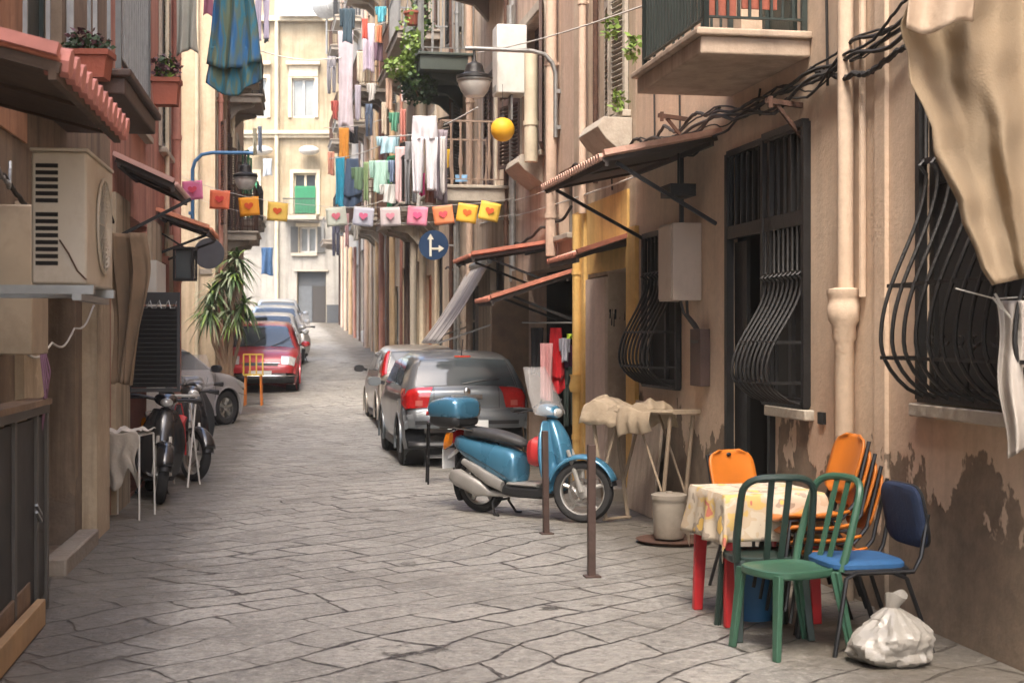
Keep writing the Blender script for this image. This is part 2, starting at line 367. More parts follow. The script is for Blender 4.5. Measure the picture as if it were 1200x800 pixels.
# ------------------------------------------------------------------ buildings
class Bld:
    def __init__(s, side, Y0, Y1, H, m, name, label, group=None, depth=5.0, o=0.0):
        s.side, s.Y0, s.Y1, s.H, s.m, s.o = side, Y0, Y1, H, m, o
        s.sx = WK[side][2]; s.n = WK[side][3]; s.depth = depth; s.holes = []; s.solid_holes = []
        s.t = thing(name, label, 'building', WP(side, Y0, o, 0), RZ(side), group)
    def u(s, Y): return s.sx*(Y-s.Y0)*s.n
    def L(s, Y, o, z): return V((s.u(Y), o, z))
    def Y(s, px, o=0): return Yof(s.side, px, o+s.o)
    def hole(s, px0, px1, pt, pb, d=.22):
        ya, yb = s.Y(px0), s.Y(px1); yc = s.Y((px0+px1)/2)
        return s.holey(min(ya, yb), max(ya, yb), zat(pb, yc), zat(pt, yc), d)
    def holey(s, ya, yb, z0, z1, d=.22):
        h = (ya, yb, z0, z1, d); s.holes.append(h); return h
    def wall(s, z0=-.6):
        us = sorted({round(s.u(y), 4) for y in [s.Y0, s.Y1]+[k for h in s.holes for k in h[:2]]})
        zs = sorted({round(z, 4) for z in [z0, s.H]+[k for h in s.holes for k in h[2:4]]})
        b = MB()
        def inh(uu, zz):
            for h in s.holes:
                a, c = sorted((s.u(h[0]), s.u(h[1])))
                if a < uu < c and h[2] < zz < h[3]: return True
        for i in range(len(us)-1):
            for j in range(len(zs)-1):
                if not inh((us[i]+us[i+1])/2, (zs[j]+zs[j+1])/2):
                    b.add([(us[i], 0, zs[j]), (us[i+1], 0, zs[j]), (us[i+1], 0, zs[j+1]), (us[i], 0, zs[j+1])], [(0, 1, 2, 3)])
        for h in s.holes:
            a, c = sorted((s.u(h[0]), s.u(h[1]))); z0h, z1h, d = h[2], h[3], h[4]
            b.add([(a, 0, z0h), (c, 0, z0h), (c, 0, z1h), (a, 0, z1h), (a, -d, z0h), (c, -d, z0h), (c, -d, z1h), (a, -d, z1h)],
                  [(0, 1, 5, 4), (1, 2, 6, 5), (2, 3, 7, 6), (3, 0, 4, 7)])
        a, c = sorted((s.u(s.Y0), s.u(s.Y1))); D = s.depth
        b.add([(a, 0, z0), (c, 0, z0), (c, 0, s.H), (a, 0, s.H), (a, -D, z0), (c, -D, z0), (c, -D, s.H), (a, -D, s.H)],
              [(1, 2, 6, 5), (3, 0, 4, 7), (4, 5, 6, 7)])
        o = b.build('wall', s.m, s.t, smooth=0, merge=True)
        r = MB().box2((a+.02, -D+.02, s.H+.003), (c-.02, .12, s.H+.2)); r.build('roof', M['terra'], s.t, smooth=0)
        # far inner wall so that openings never show through
        for h in s.holes:
            a, c = sorted((s.u(h[0]), s.u(h[1])))
        return o
    def part(s, name, mb, m, parent=None, **k): return mb.build(name, m, parent or s.t, **k)
    def box(s, name, m, Ya, Yb, o0, o1, z0, z1, parent=None, **k):
        return MB().box2(s.L(Ya, o0, z0), s.L(Yb, o1, z1)).build(name, m, parent or s.t, **k)
    def pipe(s, px, py0, py1, r, m, o=None, name='downpipe', floor=False):
        y = s.Y(px); o = r+.03 if o is None else o; z1 = zat(py0, y); z0 = gz(y) if floor else zat(py1, y)
        b = MB().tube([s.L(y, o, z0), s.L(y, o, z1)], r, 10)
        k = z0+.5
        while k < z1:
            b.lathe([(r+.012, -.03), (r+.012, .03)], 10, s.L(y, o, k)); b.box2(s.L(y, 0, k-.015)-V((.012, 0, 0)), s.L(y, o, k+.015)+V((.012, 0, 0))); k += 1.9
        return b.build(name, m, s.t)
    # ---- opening fillings; each is a part with its own pieces
    def window(s, h, frame=None, pane=None, shut=None, open_=0, surround=None, sill=True, panes=2, hgt=None, name='window', lintel=False):
        ya, yb, z0, z1, d = h; a, c = sorted((s.u(ya), s.u(yb))); w = c-a
        frame = frame or M['white']; f = MB(); t = .06 if w > .7 else .045; yy = -d+.04
        f.box2((a, yy-.03, z0), (a+t, yy+.03, z1)); f.box2((c-t, yy-.03, z0), (c, yy+.03, z1))
        f.box2((a+t, yy-.03, z0), (c-t, yy+.03, z0+t)); f.box2((a+t, yy-.03, z1-t), (c-t, yy+.03, z1))
        for k in range(1, panes):
            x = a+w*k/panes; f.box2((x-.03, yy-.035, z0+t), (x+.03, yy+.035, z1-t))
        if z1-z0 > 1.3: f.box2((a+t, yy-.024, z0+(z1-z0)*.68-.02), (c-t, yy+.024, z0+(z1-z0)*.68+.02))
        W = f.build(name, frame, s.t, smooth=0)
        MB().box2((a, yy-.012, z0), (c, yy+.004, z1)).build('pane', pane or M['glass'], W, smooth=0)
        if sill:
            MB().box2((a-.08, -.05, z0-.07), (c+.08, .09, z0-.002)).build('sill', M['stone_lt'], W, smooth=0, bevel=.01)
        if surround:
            q = MB(); e = .13
            q.box2((a-e, .001, z0), (a-.001, .035, z1+e)); q.box2((c+.001, .001, z0), (c+e, .035, z1+e)); q.box2((a-.001, .001, z1+.001), (c+.001, .035, z1+e))
            if lintel: q.box2((a-e-.08, .001, z1+e+.12), (c+e+.08, .16, z1+e+.22)); q.box2((a-e-.02, .001, z1+e), (c+e+.02, .09, z1+e+.12))
            q.build('surround', surround, W, smooth=0, bevel=.006)
        if shut:
            for sd in (-1, 1):
                s.shutter(W, a if sd < 0 else c, sd, w/2, z0+.01, z1-.01, shut, open_)
        return W
    def shutter(s, W, xh, sd, w, z0, z1, m, ang, y0=.02):
        # louvred leaf hinged at xh; ang 0 = closed, pi = flat against the wall
        mm = Matrix.Rotation(0, 3, 'Z'); b = MB(); t = .06
        dx = V((-sd*cos(ang), sin(ang), 0)); n = V((-dx.y, dx.x, 0))
        o = V((xh, y0, 0)); rot = Matrix((dx, n, V((0, 0, 1)))).transposed()
        def bx(p, q):
            c = V([(p[i]+q[i])/2 for i in range(3)]); b.box(o+rot @ c, [abs(q[i]-p[i]) for i in range(3)], m=rot)
        g = .012; bx((g, -.02, z0), (g+t, .02, z1)); bx((w-t-g, -.02, z0), (w-g, .02, z1))
        zm = (z0+z1)/2
        for za, zb in ((z0, zm), (zm, z1)):
            bx((g+t, -.02, za), (w-g-t, .02, za+t*.8)); bx((g+t, -.02, zb-t*.8), (w-g-t, .02, zb)); k = za+t+.03
            while k < zb-t:
                c = V(((w)/2, 0, k)); r2 = rot @ Matrix.Rotation(rad(35), 3, 'X')
                b.box(o+rot @ c, (w-2*t-2*g, .045, .008), m=r2); k += .055
        return b.build('shutter', m, W, smooth=0)
    def door(s, h, m, pane=None, name='door', leafs=2, trans=True):
        ya, yb, z0, z1, d = h; a, c = sorted((s.u(ya), s.u(yb))); w = c-a; yy = -d+.05; b = MB()
        b.box2((a, yy-.03, z0), (c, yy, z1))
        for k in range(leafs):
            x0 = a+w*k/leafs; x1 = a+w*(k+1)/leafs; e = .07
            b.box2((x0+.004, yy, z0), (x0+e, yy+.03, z1)); b.box2((x1-e, yy, z0), (x1-.004, yy+.03, z1))
            for q in (0, .42, .97): b.box2((x0+e, yy, z0+(z1-z0)*q), (x1-e, yy+.028, z0+(z1-z0)*q+e))
        D = b.build(name, m, s.t, smooth=0)
        MB().ball((a+w*.5+.06, yy+.06, z0+1.0), .03).build('handle', M['chrome'], D)
        if pane: MB().box2((a+.08, yy+.001, z0+(z1-z0)*.5), (c-.08, yy+.012, z1-.1)).build('pane', pane, D, smooth=0)
        return D
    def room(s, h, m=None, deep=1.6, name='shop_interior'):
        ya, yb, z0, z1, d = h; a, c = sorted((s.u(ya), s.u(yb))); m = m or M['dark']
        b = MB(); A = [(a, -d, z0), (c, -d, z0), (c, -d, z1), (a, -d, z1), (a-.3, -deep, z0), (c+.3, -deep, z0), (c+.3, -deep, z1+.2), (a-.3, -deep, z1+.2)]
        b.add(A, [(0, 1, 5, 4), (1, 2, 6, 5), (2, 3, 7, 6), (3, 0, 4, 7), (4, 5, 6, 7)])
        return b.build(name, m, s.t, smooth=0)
    def balcony(s, Ya, Yb, o, z0, z1, rail_h=1.0, m=None, rm=None, sp=.11, floor_m=None, baluster=False, brackets=True, rail_r=.009, near_only=False, top=.025):
        m = m or M['stone']; rm = rm or M['iron']
        sl = MB(); sl.box2(s.L(Ya, .002, z0), s.L(Yb, o, z1-.05)); e = .04*s.sx
        sl.add(*boxvf(s.L(Ya, .001, z1-.05)-V((e, 0, 0)), s.L(Yb, o+.04, z1)+V((e, 0, 0))))
        B = sl.build('balcony', m, s.t, smooth=0, bevel=.012)
        if brackets:
            w = abs(s.u(Yb)-s.u(Ya)); nb = 2 if w < 2.2 else 3
            for i in range(nb):
                x = s.u(Ya)+(s.u(Yb)-s.u(Ya))*(.12+.76*i/(nb-1))
                k = MB(); k.prism([(0, 0), (o*.8, 0), (o*.75, -.08), (o*.3, -.16), (.0, -.42)], .12, Matrix(((0, 1, 0), (1, 0, 0), (0, 0, 1))), (x, .002, z0-.002))
                k.build('bracket', m, B, smooth=0)
        r = MB(); oo = o-.05; ua, ub = s.u(Ya)+.05*s.sx, s.u(Yb)-.05*s.sx; zt = z1+rail_h; zb = z1+.09
        path = [V((ua, .03, 0)), V((ua, oo, 0)), V((ub, oo, 0)), V((ub, .03, 0))]
        for i in range(3):
            p, q = path[i], path[i+1]
            r.bar(p+V((0, 0, zt)), q+V((0, 0, zt)), .04, top); r.bar(p+V((0, 0, zb)), q+V((0, 0, zb)), .03, .014)
            L = (q-p).length; nb = max(1, int(L/sp))
            for j in range(nb+1):
                c = p.lerp(q, j/nb); rr = .018 if j in (0, nb) else rail_r
                if baluster:
                    r.lathe([(rr, zb), (rr, zb+.1), (rr*2.3, zb+.25), (rr*1.2, zb+.42), (rr, zt-.1), (rr*1.6, zt-.05), (rr, zt)], 6, (c.x, c.y, 0))
                else: r.bar(c+V((0, 0, z1 if j in (0, nb) else zb)), c+V((0, 0, zt)), rr*2)
        r.build('railing', rm, B, smooth=0 if not baluster else 40)
        return B

def boxvf(a, b):
    q = MB().box2(a, b); return q.v, q.f

# -------- right side, nearest first
m_ra = plaster('peach_render', (.56, .415, .30, 1), (.64, .50, .375, 1), .2, peel=(.15, .112, .08, 1), peelz=.84)
m_yel = plaster('mustard_render', (.60, .36, .10, 1), (.70, .46, .17, 1), .3)
m_tan = plaster('flaking_tan_render', (.42, .32, .23, 1), (.56, .45, .34, 1), .6)
m_pink = plaster('pinkish_render', (.50, .36, .27, 1), (.58, .44, .34, 1), .45)
m_cr = plaster('cream_render', (.52, .40, .27, 1), (.62, .50, .36, 1), .55)
m_och = plaster('ochre_render', (.50, .34, .19, 1), (.58, .42, .26, 1), .6)
m_grey = plaster('grimy_grey_render', (.33, .29, .24, 1), (.45, .40, .34, 1), .7)
m_red = plaster('salmon_red_render', (.38, .16, .12, 1), (.48, .24, .18, 1), .6)
m_orange = plaster('orange_brown_render', (.36, .17, .09, 1), (.45, .23, .13, 1), .5)
m_brown = plaster('dirty_brown_render', (.17, .12, .085, 1), (.27, .20, .14, 1), .7, peel=(.13, .10, .075, 1), peelz=.5)
m_end = plaster('pale_yellow_render', (.33, .26, .165, 1), (.42, .35, .24, 1), .45)
m_white = plaster('offwhite_render', (.30, .28, .25, 1), (.37, .35, .31, 1), .4)

RA = Bld('R', -9, 14.18, 15, m_ra, 'apartment_building', 'peach rendered house with bellied iron window grilles and peeling plaster low down')
hwin = RA.holey(6.5, 8.04, 1.31, 3.1, .09)
hdoor = RA.holey(RA.Y(907), RA.Y(857), .04, 3.12, .05)
hgr = RA.holey(RA.Y(950), RA.Y(907)-.001, 1.18, 3.12, .06)
hbel = RA.holey(RA.Y(798), RA.Y(758), 1.2, 2.62, .09)
hbal = RA.holey(9.95, 11.1, 3.74, 6.1, .25)
hup = RA.holey(6.3, 7.4, 4.4, 6.2, .25)
RA.wall()
RA.window(hwin, frame=M['iron'], pane=M['dark'], sill=False)
RA.window(hgr, frame=M['iron'], pane=M['dark'], sill=False)
RA.window(hbel, frame=M['iron'], pane=M['dark'], sill=False)
RA.door(hbal, M['iron_green'], M['glass']); RA.window(hup)
RA.room(hdoor, deep=1.5, name='hallway')
MB().box2(RA.L(RA.Y(901), -.04, 1.62), RA.L(RA.Y(886), -.03, 1.93)).build('notice', mat('notice_white', (.45, .43, .40, 1), .6), RA.t, smooth=0)
MB().box2(RA.L(RA.Y(900), -.029, 1.66), RA.L(RA.Y(887), -.026, 1.83)).build('notice_print', mat('notice_red', (.55, .07, .03, 1), .6), RA.t, smooth=0)
RA.box('door_leaf', M['iron'], RA.Y(872), RA.Y(858), -.05, -.02, .05, 2.4)

def bell(t, belly):
    return .035+belly*(sin(pi/2*t/.26)**.65 if t < .26 else ((cos(pi*(t-.26)/.74)+1)/2)**.95)
def bellied(b, h, nb, belly=.3, z_b=None, scroll=False, zsplit=None, ya=None, yb=None):
    """pot-bellied grille: bars run straight, kink, swell outwards low down and return"""
    ya = h[0] if ya is None else ya; yb = h[1] if yb is None else yb; z0, z1 = h[2], h[3]
    z_b = z_b or z0; H = (zsplit or z1)-z_b; g = MB()
    for k in range(nb):
        y = ya+(yb-ya)*(k+.5)/nb; pts = []
        for q in range(25):
            t = q/24; z = z_b+H*(.70*t)
            o = bell(t, belly)
            pts.append(b.L(y, o, z))
        pts += [b.L(y, .075, z_b+H*.725), b.L(y, .035, z_b+H*.75), b.L(y, .035, zsplit or z1)]
        g.tube(pts, .0115, 6)
    for z in (z_b+.01, z_b+H*.74): g.bar(b.L(ya, .035, z), b.L(yb, .035, z), .03, .03)
    # flat bars following the belly at the height of the swelling
    for t in (.18, .5):
        o = bell(t, belly); g.bar(b.L(ya+.03, o, z_b+H*.7*t), b.L(yb-.03, o, z_b+H*.7*t), .01, .02)
        for y in (ya+.02, yb-.02): g.bar(b.L(y, .03, z_b+H*.7*t), b.L(y, o, z_b+H*.7*t), .01, .02)
    fr = .035; e = .02
    for y in (ya, yb): g.bar(b.L(y, .03, z0-.01), b.L(y, .03, z1), .05, .05, up=(1, 0, 0))
    g.bar(b.L(ya, .03, z0), b.L(yb, .03, z0), .05, .05); g.bar(b.L(ya, .03, z1), b.L(yb, .03, z1), .05, .05)
    if scroll:
        for cx in (.16, .38, .62, .84):
            for sg in (-1, 1):
                y0 = ya+(yb-ya)*cx; pts = []
                for q in range(22):
                    a = q/21*pi*2.6; r = .10*(1-q/26); pts.append(b.L(y0+sg*(.10-cos(a)*r)*.8, .06, z_b+.16+.17*min(1, q/9)+sin(a)*r*.7))
                g.tube([b.L(y0, .06, z_b+.02)]+pts, .006, 5)
    g.build('grille', M['iron'], b.t)
bellied(RA, hwin, 11, .27, scroll=True)
bellied(RA, hgr, 9, .26, zsplit=2.42, ya=hgr[0]+.02, yb=hgr[1]+.12)
bellied(RA, hbel, 9, .26)
g = MB()
for k in range(13):
    y = hgr[0]+.04+(hdoor[1]-hgr[0]-.08)*k/12; g.bar(RA.L(y, .02, 2.5), RA.L(y, .02, 3.1), .018)
for z in (2.45, 2.5, 3.1): g.bar(RA.L(hgr[0], .02, z), RA.L(hdoor[1], .02, z), .05, .05)
g.bar(RA.L(hdoor[0], .02, .05), RA.L(hdoor[0], .02, 3.1), .05); g.bar(RA.L(hdoor[1], .02, .05), RA.L(hdoor[1], .02, 3.1), .06)
g.build('door_grille', M['iron'], RA.t, smooth=0)
RA.box('sill', M['stone_lt'], hgr[0]-.06, hgr[1]+.03, -.1, .07, 1.08, 1.155, bevel=.01)
RA.box('sill', M['stone_lt'], hwin[0]-.1, hwin[1]+.1, -.1, .06, 1.2, 1.275, bevel=.01)
RA.box('door_step', M['stone'], hdoor[0]-.1, hdoor[1]+.1, -.2, .12, -.05, .08, bevel=.01)
RA.box('bell_plate', M['black'], RA.Y(968), RA.Y(961), .001, .02, 1.07, 1.15)
# cast iron downpipe with its collar
yp = RA.Y(1003); b = MB().tube([RA.L(yp, .07, 1.93), RA.L(yp, .07, 6)], .05, 14)
b.lathe([(.062, 0), (.062, 1.62), (.075, 1.64), (.075, 1.72), (.10, 1.76), (.108, 1.84), (.10, 1.86), (.10, 1.90), (.11, 1.92), (.11, 1.95), (.06, 1.96)], 16, RA.L(yp, .08, 0))
b.tube([RA.L(yp-.16, .03, 1.9), RA.L(yp-.16, .03, 6)], .022, 8)
b.build('downpipe', m_ra, RA.t)
RA.box('pilaster', m_ra, RA.Y(1042), RA.Y(1030), .002, .03, -.2, 6)
B = RA.balcony(9.71, 11.32, .78, 3.56, 3.73, .95, m=plaster('balcony_render', (.40, .30, .22, 1), (.5, .39, .3, 1), .4), rm=M['iron_green'], sp=.075, brackets=False)
MB().box2(RA.L(9.8, .5, 3.84), RA.L(9.83, .7, 4.1)).box2(RA.L(9.82, .2, 3.9), RA.L(9.84, .45, 4.2)).build('balcony_panel', M['terracotta'], B, smooth=0)

RB = Bld('R', 14.18, 16.95, 14, m_tan, 'shop_building', 'narrow house with a mustard yellow shop front and louvred shutters above', o=.0)
hs = RB.holey(RB.Y(737), RB.Y(713), .05, 2.35, .25)
hp = RB.holey(RB.Y(712), RB.Y(689), .05, 2.32, .1)
hsh = RB.holey(RB.Y(737), RB.Y(712), 3.95, 6.4, .2)
RB.wall(); RB.room(hs, deep=2.4)
RB.box('shutter_panel', plaster('pinkish_board', (.55, .43, .35, 1), (.62, .50, .42, 1), .25), hp[0]+.005, hp[1]-.005, -.09, .03, .05, 2.3)
RB.window(hsh, frame=M['brownshut'], shut=M['stone_lt'], open_=.15)
RB.box('shop_front', m_yel, RB.Y(749), RB.Y(738.5), .003, .045, -.1, 2.75)
RB.box('shop_front', m_yel, RB.Y(738), RB.Y(691), .003, .03, 2.36, 3.15)
RB.box('shop_front', m_yel, RB.Y(689), RB.Y(675.5), .003, .05, -.1, 3.1)
RB.box('door_step', M['stone'], hs[0]-.1, hs[1]+.1, -.2, .25, -.05, .13, bevel=.01)
RB.pipe(684, 252, 600, .05, m_yel, floor=True)
b = MB().lathe([(.075, 0), (.09, .06), (.07, .16), (.085, .2)], 12, RB.L(RB.Y(684), .085, 1.02)); b.build('pipe_collar', m_yel, RB.t)
RB.pipe(690, -30, 250, .045, m_pink); RB.pipe(704, -30, 215, .03, M['rust'])
# stone ledge under the shuttered window
k = MB(); ya, yb = RB.Y(741), RB.Y(716)
k.prism([(0, .02), (.3, .02), (.36, -.08), (.27, -.2), (.0, -.42)], abs(RB.u(yb)-RB.u(ya)), Matrix(((0, 1, 0), (1, 0, 0), (0, 0, 1))), RB.L((ya+yb)/2, .001, 3.84))
k.build('stone_ledge', M['stone_lt'], RB.t, smooth=0, bevel=.01)

RC = Bld('R', 16.95, 21.1, 15, m_pink, 'shop_building', 'pinkish house above a dark clothes shop with terracotta tiled canopies')
hc = RC.holey(RC.Y(671), RC.Y(616), .04, 2.55, .3); hcw = RC.holey(RC.Y(638), RC.Y(612), 4.1, 6.0, .25)
hc3 = RC.holey(RC.Y(671), RC.Y(655), 2.9, 3.7, .2)
RC.wall(); RC.room(hc, deep=2.6); RC.window(hcw, frame=M['brownshut'], shut=M['brownshut'], open_=2.9, surround=M['stone_lt']); RC.window(hc3, frame=M['stone'])
RC.pipe(655, -30, 300, .07, m_pink); RC.pipe(640, 60, 190, .09, M['cream'], o=.2); RC.pipe(607, -30, 330, .05, M['galv']); RC.pipe(598, -30, 300, .035, M['rust'])
k = MB(); k.prism([(0, .02), (.3, .02), (.34, -.08), (.25, -.18), (.0, -.36)], 1.0, Matrix(((0, 1, 0), (1, 0, 0), (0, 0, 1))), RC.L(RC.Y(628), .001, 4.03))
k.build('stone_ledge', M['stone_lt'], RC.t, smooth=0, bevel=.01)
# ragged old stone and a wooden post beside the shop door
RC.box('door_post', M['slatwood'], RC.Y(613), RC.Y(606), .003, .1, 0, 2.6)
RC.box('door_leaf', M['greenpaint'] if 0 else M['slatwood'], RC.Y(616)-.02, RC.Y(618), -.02, .5, .05, 2.3)

def far_house(side, Y0, Y1, H, m, label, floors, cols, door_cols, name='apartment_building', bal=None, depth=5, group=None, sh=None, gh=2.9):
    B = Bld(side, Y0, Y1, H, m, name, label, depth=depth, group=group); W = Y1-Y0; hs = []; ds = []
    zg = gz((Y0+Y1)/2)
    for z, h in floors:
        for k in range(cols):
            y = Y0+W*(k+.5)/cols; hs.append((B.holey(y-.5, y+.5, zg+z, zg+z+h, .2), z, h))
    n = len(door_cols)
    for k in range(n):
        y = Y0+W*(k+.5)/n; w = min(.65, W/n*.36); ds.append((B.holey(y-w, y+w, zg+.03, zg+gh-.4*(k % 2), .18), door_cols[k]))
    B.wall(z0=-.5)
    for i, (h, z, hh) in enumerate(hs):
        q = hh > 1.9
        B.window(h, shut=sh[i % len(sh)] if sh else None, open_=[0, 2.7, .6, 3.0][i % 4], surround=M['stone_lt'], sill=not q, frame=M['cream'] if i % 2 else M['white'])
    for h, c in ds: B.door(h, c, None)
    return B
m_d1 = mat('door_red_brown', (.22, .07, .045, 1), .6); m_d2 = mat('door_grey_green', (.10, .12, .11, 1), .6); m_d3 = mat('door_blue_grey', (.07, .10, .13, 1), .6)
m_d4 = mat('door_orange', (.40, .13, .05, 1), .6); m_d5 = mat('door_dark', (.035, .03, .027, 1), .6)

RD = far_house('R', 21.1, 28.6, 17, m_tan, 'tan flaking house with a brown balustered balcony and ivy covered balcony', [(3.75, 2.1), (7.2, 2.2), (10.8, 2.2)], 2, [m_d5, m_d5, m_d2], sh=[M['brownshut'], M['greyshut']])
B1 = RD.balcony(21.15, 23.2, 1.08, 3.66, 3.90, .95, m=M['stone_lt'], rm=mat('pale_brown_rail', (.27, .19, .14, 1), .7, 0, .2, 8), sp=.14, baluster=True, rail_r=.016, brackets=False)
B2 = RD.balcony(24.6, 27.6, .95, 6.25, 6.55, 1.1, m=mat('green_painted_balcony', (.06, .075, .065, 1), .8, 0, .2, 3, .2), rm=M['galv'], sp=.16, rail_r=.013)
RD.balcony(21.4, 23.4, .8, 7.2, 7.38, 1.0); RD.pipe(556, -40, 410, .06, m_pink); RD.pipe(541, -40, 410, .05, M['galv']); RD.pipe(533, -40, 410, .04, M['rust'])
RE_ = far_house('R', 28.6, 39.4, 18, m_cr, 'pale pink and cream house hung with laundry above the silver cars', [(3.9, 2.0), (7.4, 2.2), (11, 2.2), (14.4, 2.0)], 3, [m_d5, m_d4, m_d2, m_d1, m_d5, m_d3], sh=[M['cream'], M['greyshut'], M['greenpaint'], M['brownshut']])
RF = far_house('R', 39.4, 49.5, 18, m_och, 'ochre house midway along the far right side', [(4, 2.0), (7.6, 2.2), (11.2, 2.2), (14.6, 2.0)], 3, [m_d2, m_d4, m_d5, m_d3, m_d1], sh=[M['brownshut'], M['cream']])
RG = far_house('R', 49.5, 65.0, 19, m_grey, 'grimy grey house at the far end of the right side', [(4, 2.0), (7.6, 2.2), (11.2, 2.2), (14.6, 2.0)], 4, [m_d5, m_d2, m_d4, m_d5, m_d3, m_d5], sh=[M['greyshut'], M['brownshut']])
rb = random.Random(3)
for B, rows in ((RE_, [(3.7, 0), (7.25, 0), (10.9, 1)]), (RF, [(3.8, 0), (7.4, 1), (11.1, 0)]), (RG, [(3.8, 1), (7.4, 0), (11.1, 0)])):
    for z, k in rows:
        W = B.Y1-B.Y0; zg = gz((B.Y0+B.Y1)/2)
        for q in range(3):
            if (q+k) % 3 == 2: continue
            y = B.Y0+W*(q+.5)/3; w = 1.15
            B.balcony(y-w, y+w, .75+.2*rb.random(), zg+z, zg+z+.2, .95, m=rb.choice([M['stone'], M['stone_lt'], m_grey]), rm=rb.choice([M['iron'], M['rust'], M['galv']]), sp=.15, rail_r=.011)
    cs = [m_pink, m_tan, M['stone_lt'], m_och, M['rust'], M['cream'], m_red, m_pink, m_cr, M['brown']]
    W = B.Y1-B.Y0
    for k in range(6):
        y = B.Y0+W*(k+.5)/6+rb.uniform(-.5, .5); r = rb.choice([.04, .06, .08]); o = r+.02
        MB().tube([B.L(y, o, gz(y)), B.L(y, o, gz(y)+rb.choice([3.4, 9, 14]))], r, 8).build('downpipe', cs[(k*7+int(B.Y0)) % 10], B.t)

# -------- left side
LA = Bld('L', -9, 13.2, 15, m_brown, 'apartment_building', 'grimy brown house on the near left behind the metal gate')
hd = LA.holey(LA.Y(50), LA.Y(88), .02, 2.1, .5); hl = LA.holey(9.2, 10.6, 3.37, 5.9, .2); hx = LA.holey(6.6, 8.2, .3, 2.3, .3)
hl2 = LA.holey(7.0, 8.4, 3.4, 5.9, .2)
LA.wall(); LA.room(hd, deep=1.8, name='hallway'); LA.door(hl, M['iron_green'], M['glass']); LA.door(hl2, M['brownshut']); LA.room(hx, deep=1.0, name='hallway')
LA.box('upper_wall', m_orange, 6.0, 9.19, .002, .02, 2.9, 6.5); 
LA.box('door_step', M['stone'], LA.Y(50), LA.Y(92), .003, .16, -.1, .12, bevel=.015)
LA.box('pilaster', plaster('worn_tan_render', (.40, .31, .21, 1), (.50, .40, .28, 1), .7), LA.Y(96), LA.Y(112), .002, .12, -.1, 2.05)
LA.box('pilaster', plaster('worn_tan_render', (.1, .1, .1, 1), (.1, .1, .1, 1)), LA.Y(17), LA.Y(42), .002, .06, 1.25, 2.5)
LA.balcony(9.0, 10.8, .66, 3.2, 3.36, 1.05, brackets=False, m=M['brown'], rm=M['galv'], sp=.125, rail_r=.013)
LA.pipe(96, 215, 345, .035, M['rust']); LA.pipe(46, 235, 330, .05, M['stone_lt'])
LB = Bld('L', 13.2, 20.0, 15, m_red, 'apartment_building', 'salmon red house above a small louvred shop with a dark canopy')
h1 = LB.holey(14.3, 16.2, .03, 2.9, .4); h2 = LB.holey(14.8, 16, 3.9, 6, .2); h3 = LB.holey(17.4, 18.8, .03, 2.6, .3); h4 = LB.holey(17.6, 18.6, 4, 6, .2)
LB.wall(); LB.room(h1, deep=2); LB.room(h3, deep=1.6); LB.window(h2, shut=M['greyshut'], open_=.1, surround=M['stone_lt']); LB.window(h4, shut=M['greyshut'], surround=M['stone_lt'])
LB.box('ground_floor_render', plaster('dirty_tan_render', (.34, .27, .19, 1), (.44, .36, .26, 1), .7), 13.22, 14.27, .002, .05, -.1, 3.0)
LB.box('ground_floor_render', MATS['dirty_tan_render'], 16.22, 17.38, .002, .05, -.1, 3.0)
LB.box('ground_floor_render', MATS['dirty_tan_render'], 18.82, 19.98, .002, .05, -.1, 3.0)
LB.box('door_post', M['white'], LB.Y(166), LB.Y(178), .052, .16, 0.02, 2.5); LB.pipe(199, -30, 600, .06, m_red, floor=True); LB.pipe(190, -30, 300, .03, M['cream'])
LC = Bld('L', 28.2, 36.0, 17, m_cr, 'apartment_building', 'tall cream rendered house beside the alley with vertical pipes', depth=9)
hh = [LC.holey(y-.5, y+.5, z, z+h, .2) for y in (29.4, 31.8, 34.3) for z, h in ((3.9, 2.1), (7.4, 2.2), (11, 2.2))]
gd = [LC.holey(y-.55, y+.55, gz(y)+.03, 2.9, .2) for y in (30.6, 33.2)]
LC.wall()
for i, h in enumerate(hh): LC.window(h, shut=[M['brownshut'], M['greyshut'], M['cream']][i % 3], open_=[2.8, 0, 3.0][i % 3], surround=M['stone_lt'])
for h in gd: LC.door(h, m_d2)
for px, r, m in ((254, .05, m_red), (258, .06, m_pink), (264, .04, M['rust']), (269, .05, M['cream'])): LC.pipe(px, -60, 470, r, m, floor=True)
# features of the end face that looks back down the street
e = MB(); u0 = 0.0
for o, r in ((-.35, .04), (-.9, .06), (-1.3, .03), (-1.75, .05)):
    e.tube([(LC.sx*-.07, o, .1), (LC.sx*-.07, o, 12)], r, 8)
e.build('downpipe', M['cream'], LC.t)
MB().box2((LC.sx*-.03, -2.2, 2.9), (-.002*LC.sx, -.06, 3.0)).box2((LC.sx*-.02, -1.3, 3.7), (-.002*LC.sx, -.85, 4.9)).build('string_course', M['stone'], LC.t, smooth=0)
LC.balcony(28.6, 30.2, .8, 6.9, 7.1, .95); LC.balcony(30, 32, .75, 3.7, 3.9, .95, rm=M['rust']); LC.balcony(33, 35, .75, 7.1, 7.3, .95)
LD = far_house('L', 36.0, 41.0, 18, m_pink, 'pinkish house at the far end of the left row', [(4, 2.0), (7.6, 2.2), (11.2, 2.2)], 2, [m_d5, m_d2], sh=[M['greyshut'], M['greenpaint']])
0 and far_house('L', 50.0, 64.9, 18, m_cr, 'cream house in the far left row by the end of the street', [(4, 2.0), (7.6, 2.2), (11.2, 2.2)], 4, [m_d5, m_d2, m_d3, m_d1], sh=[M['cream'], M['greyshut']])
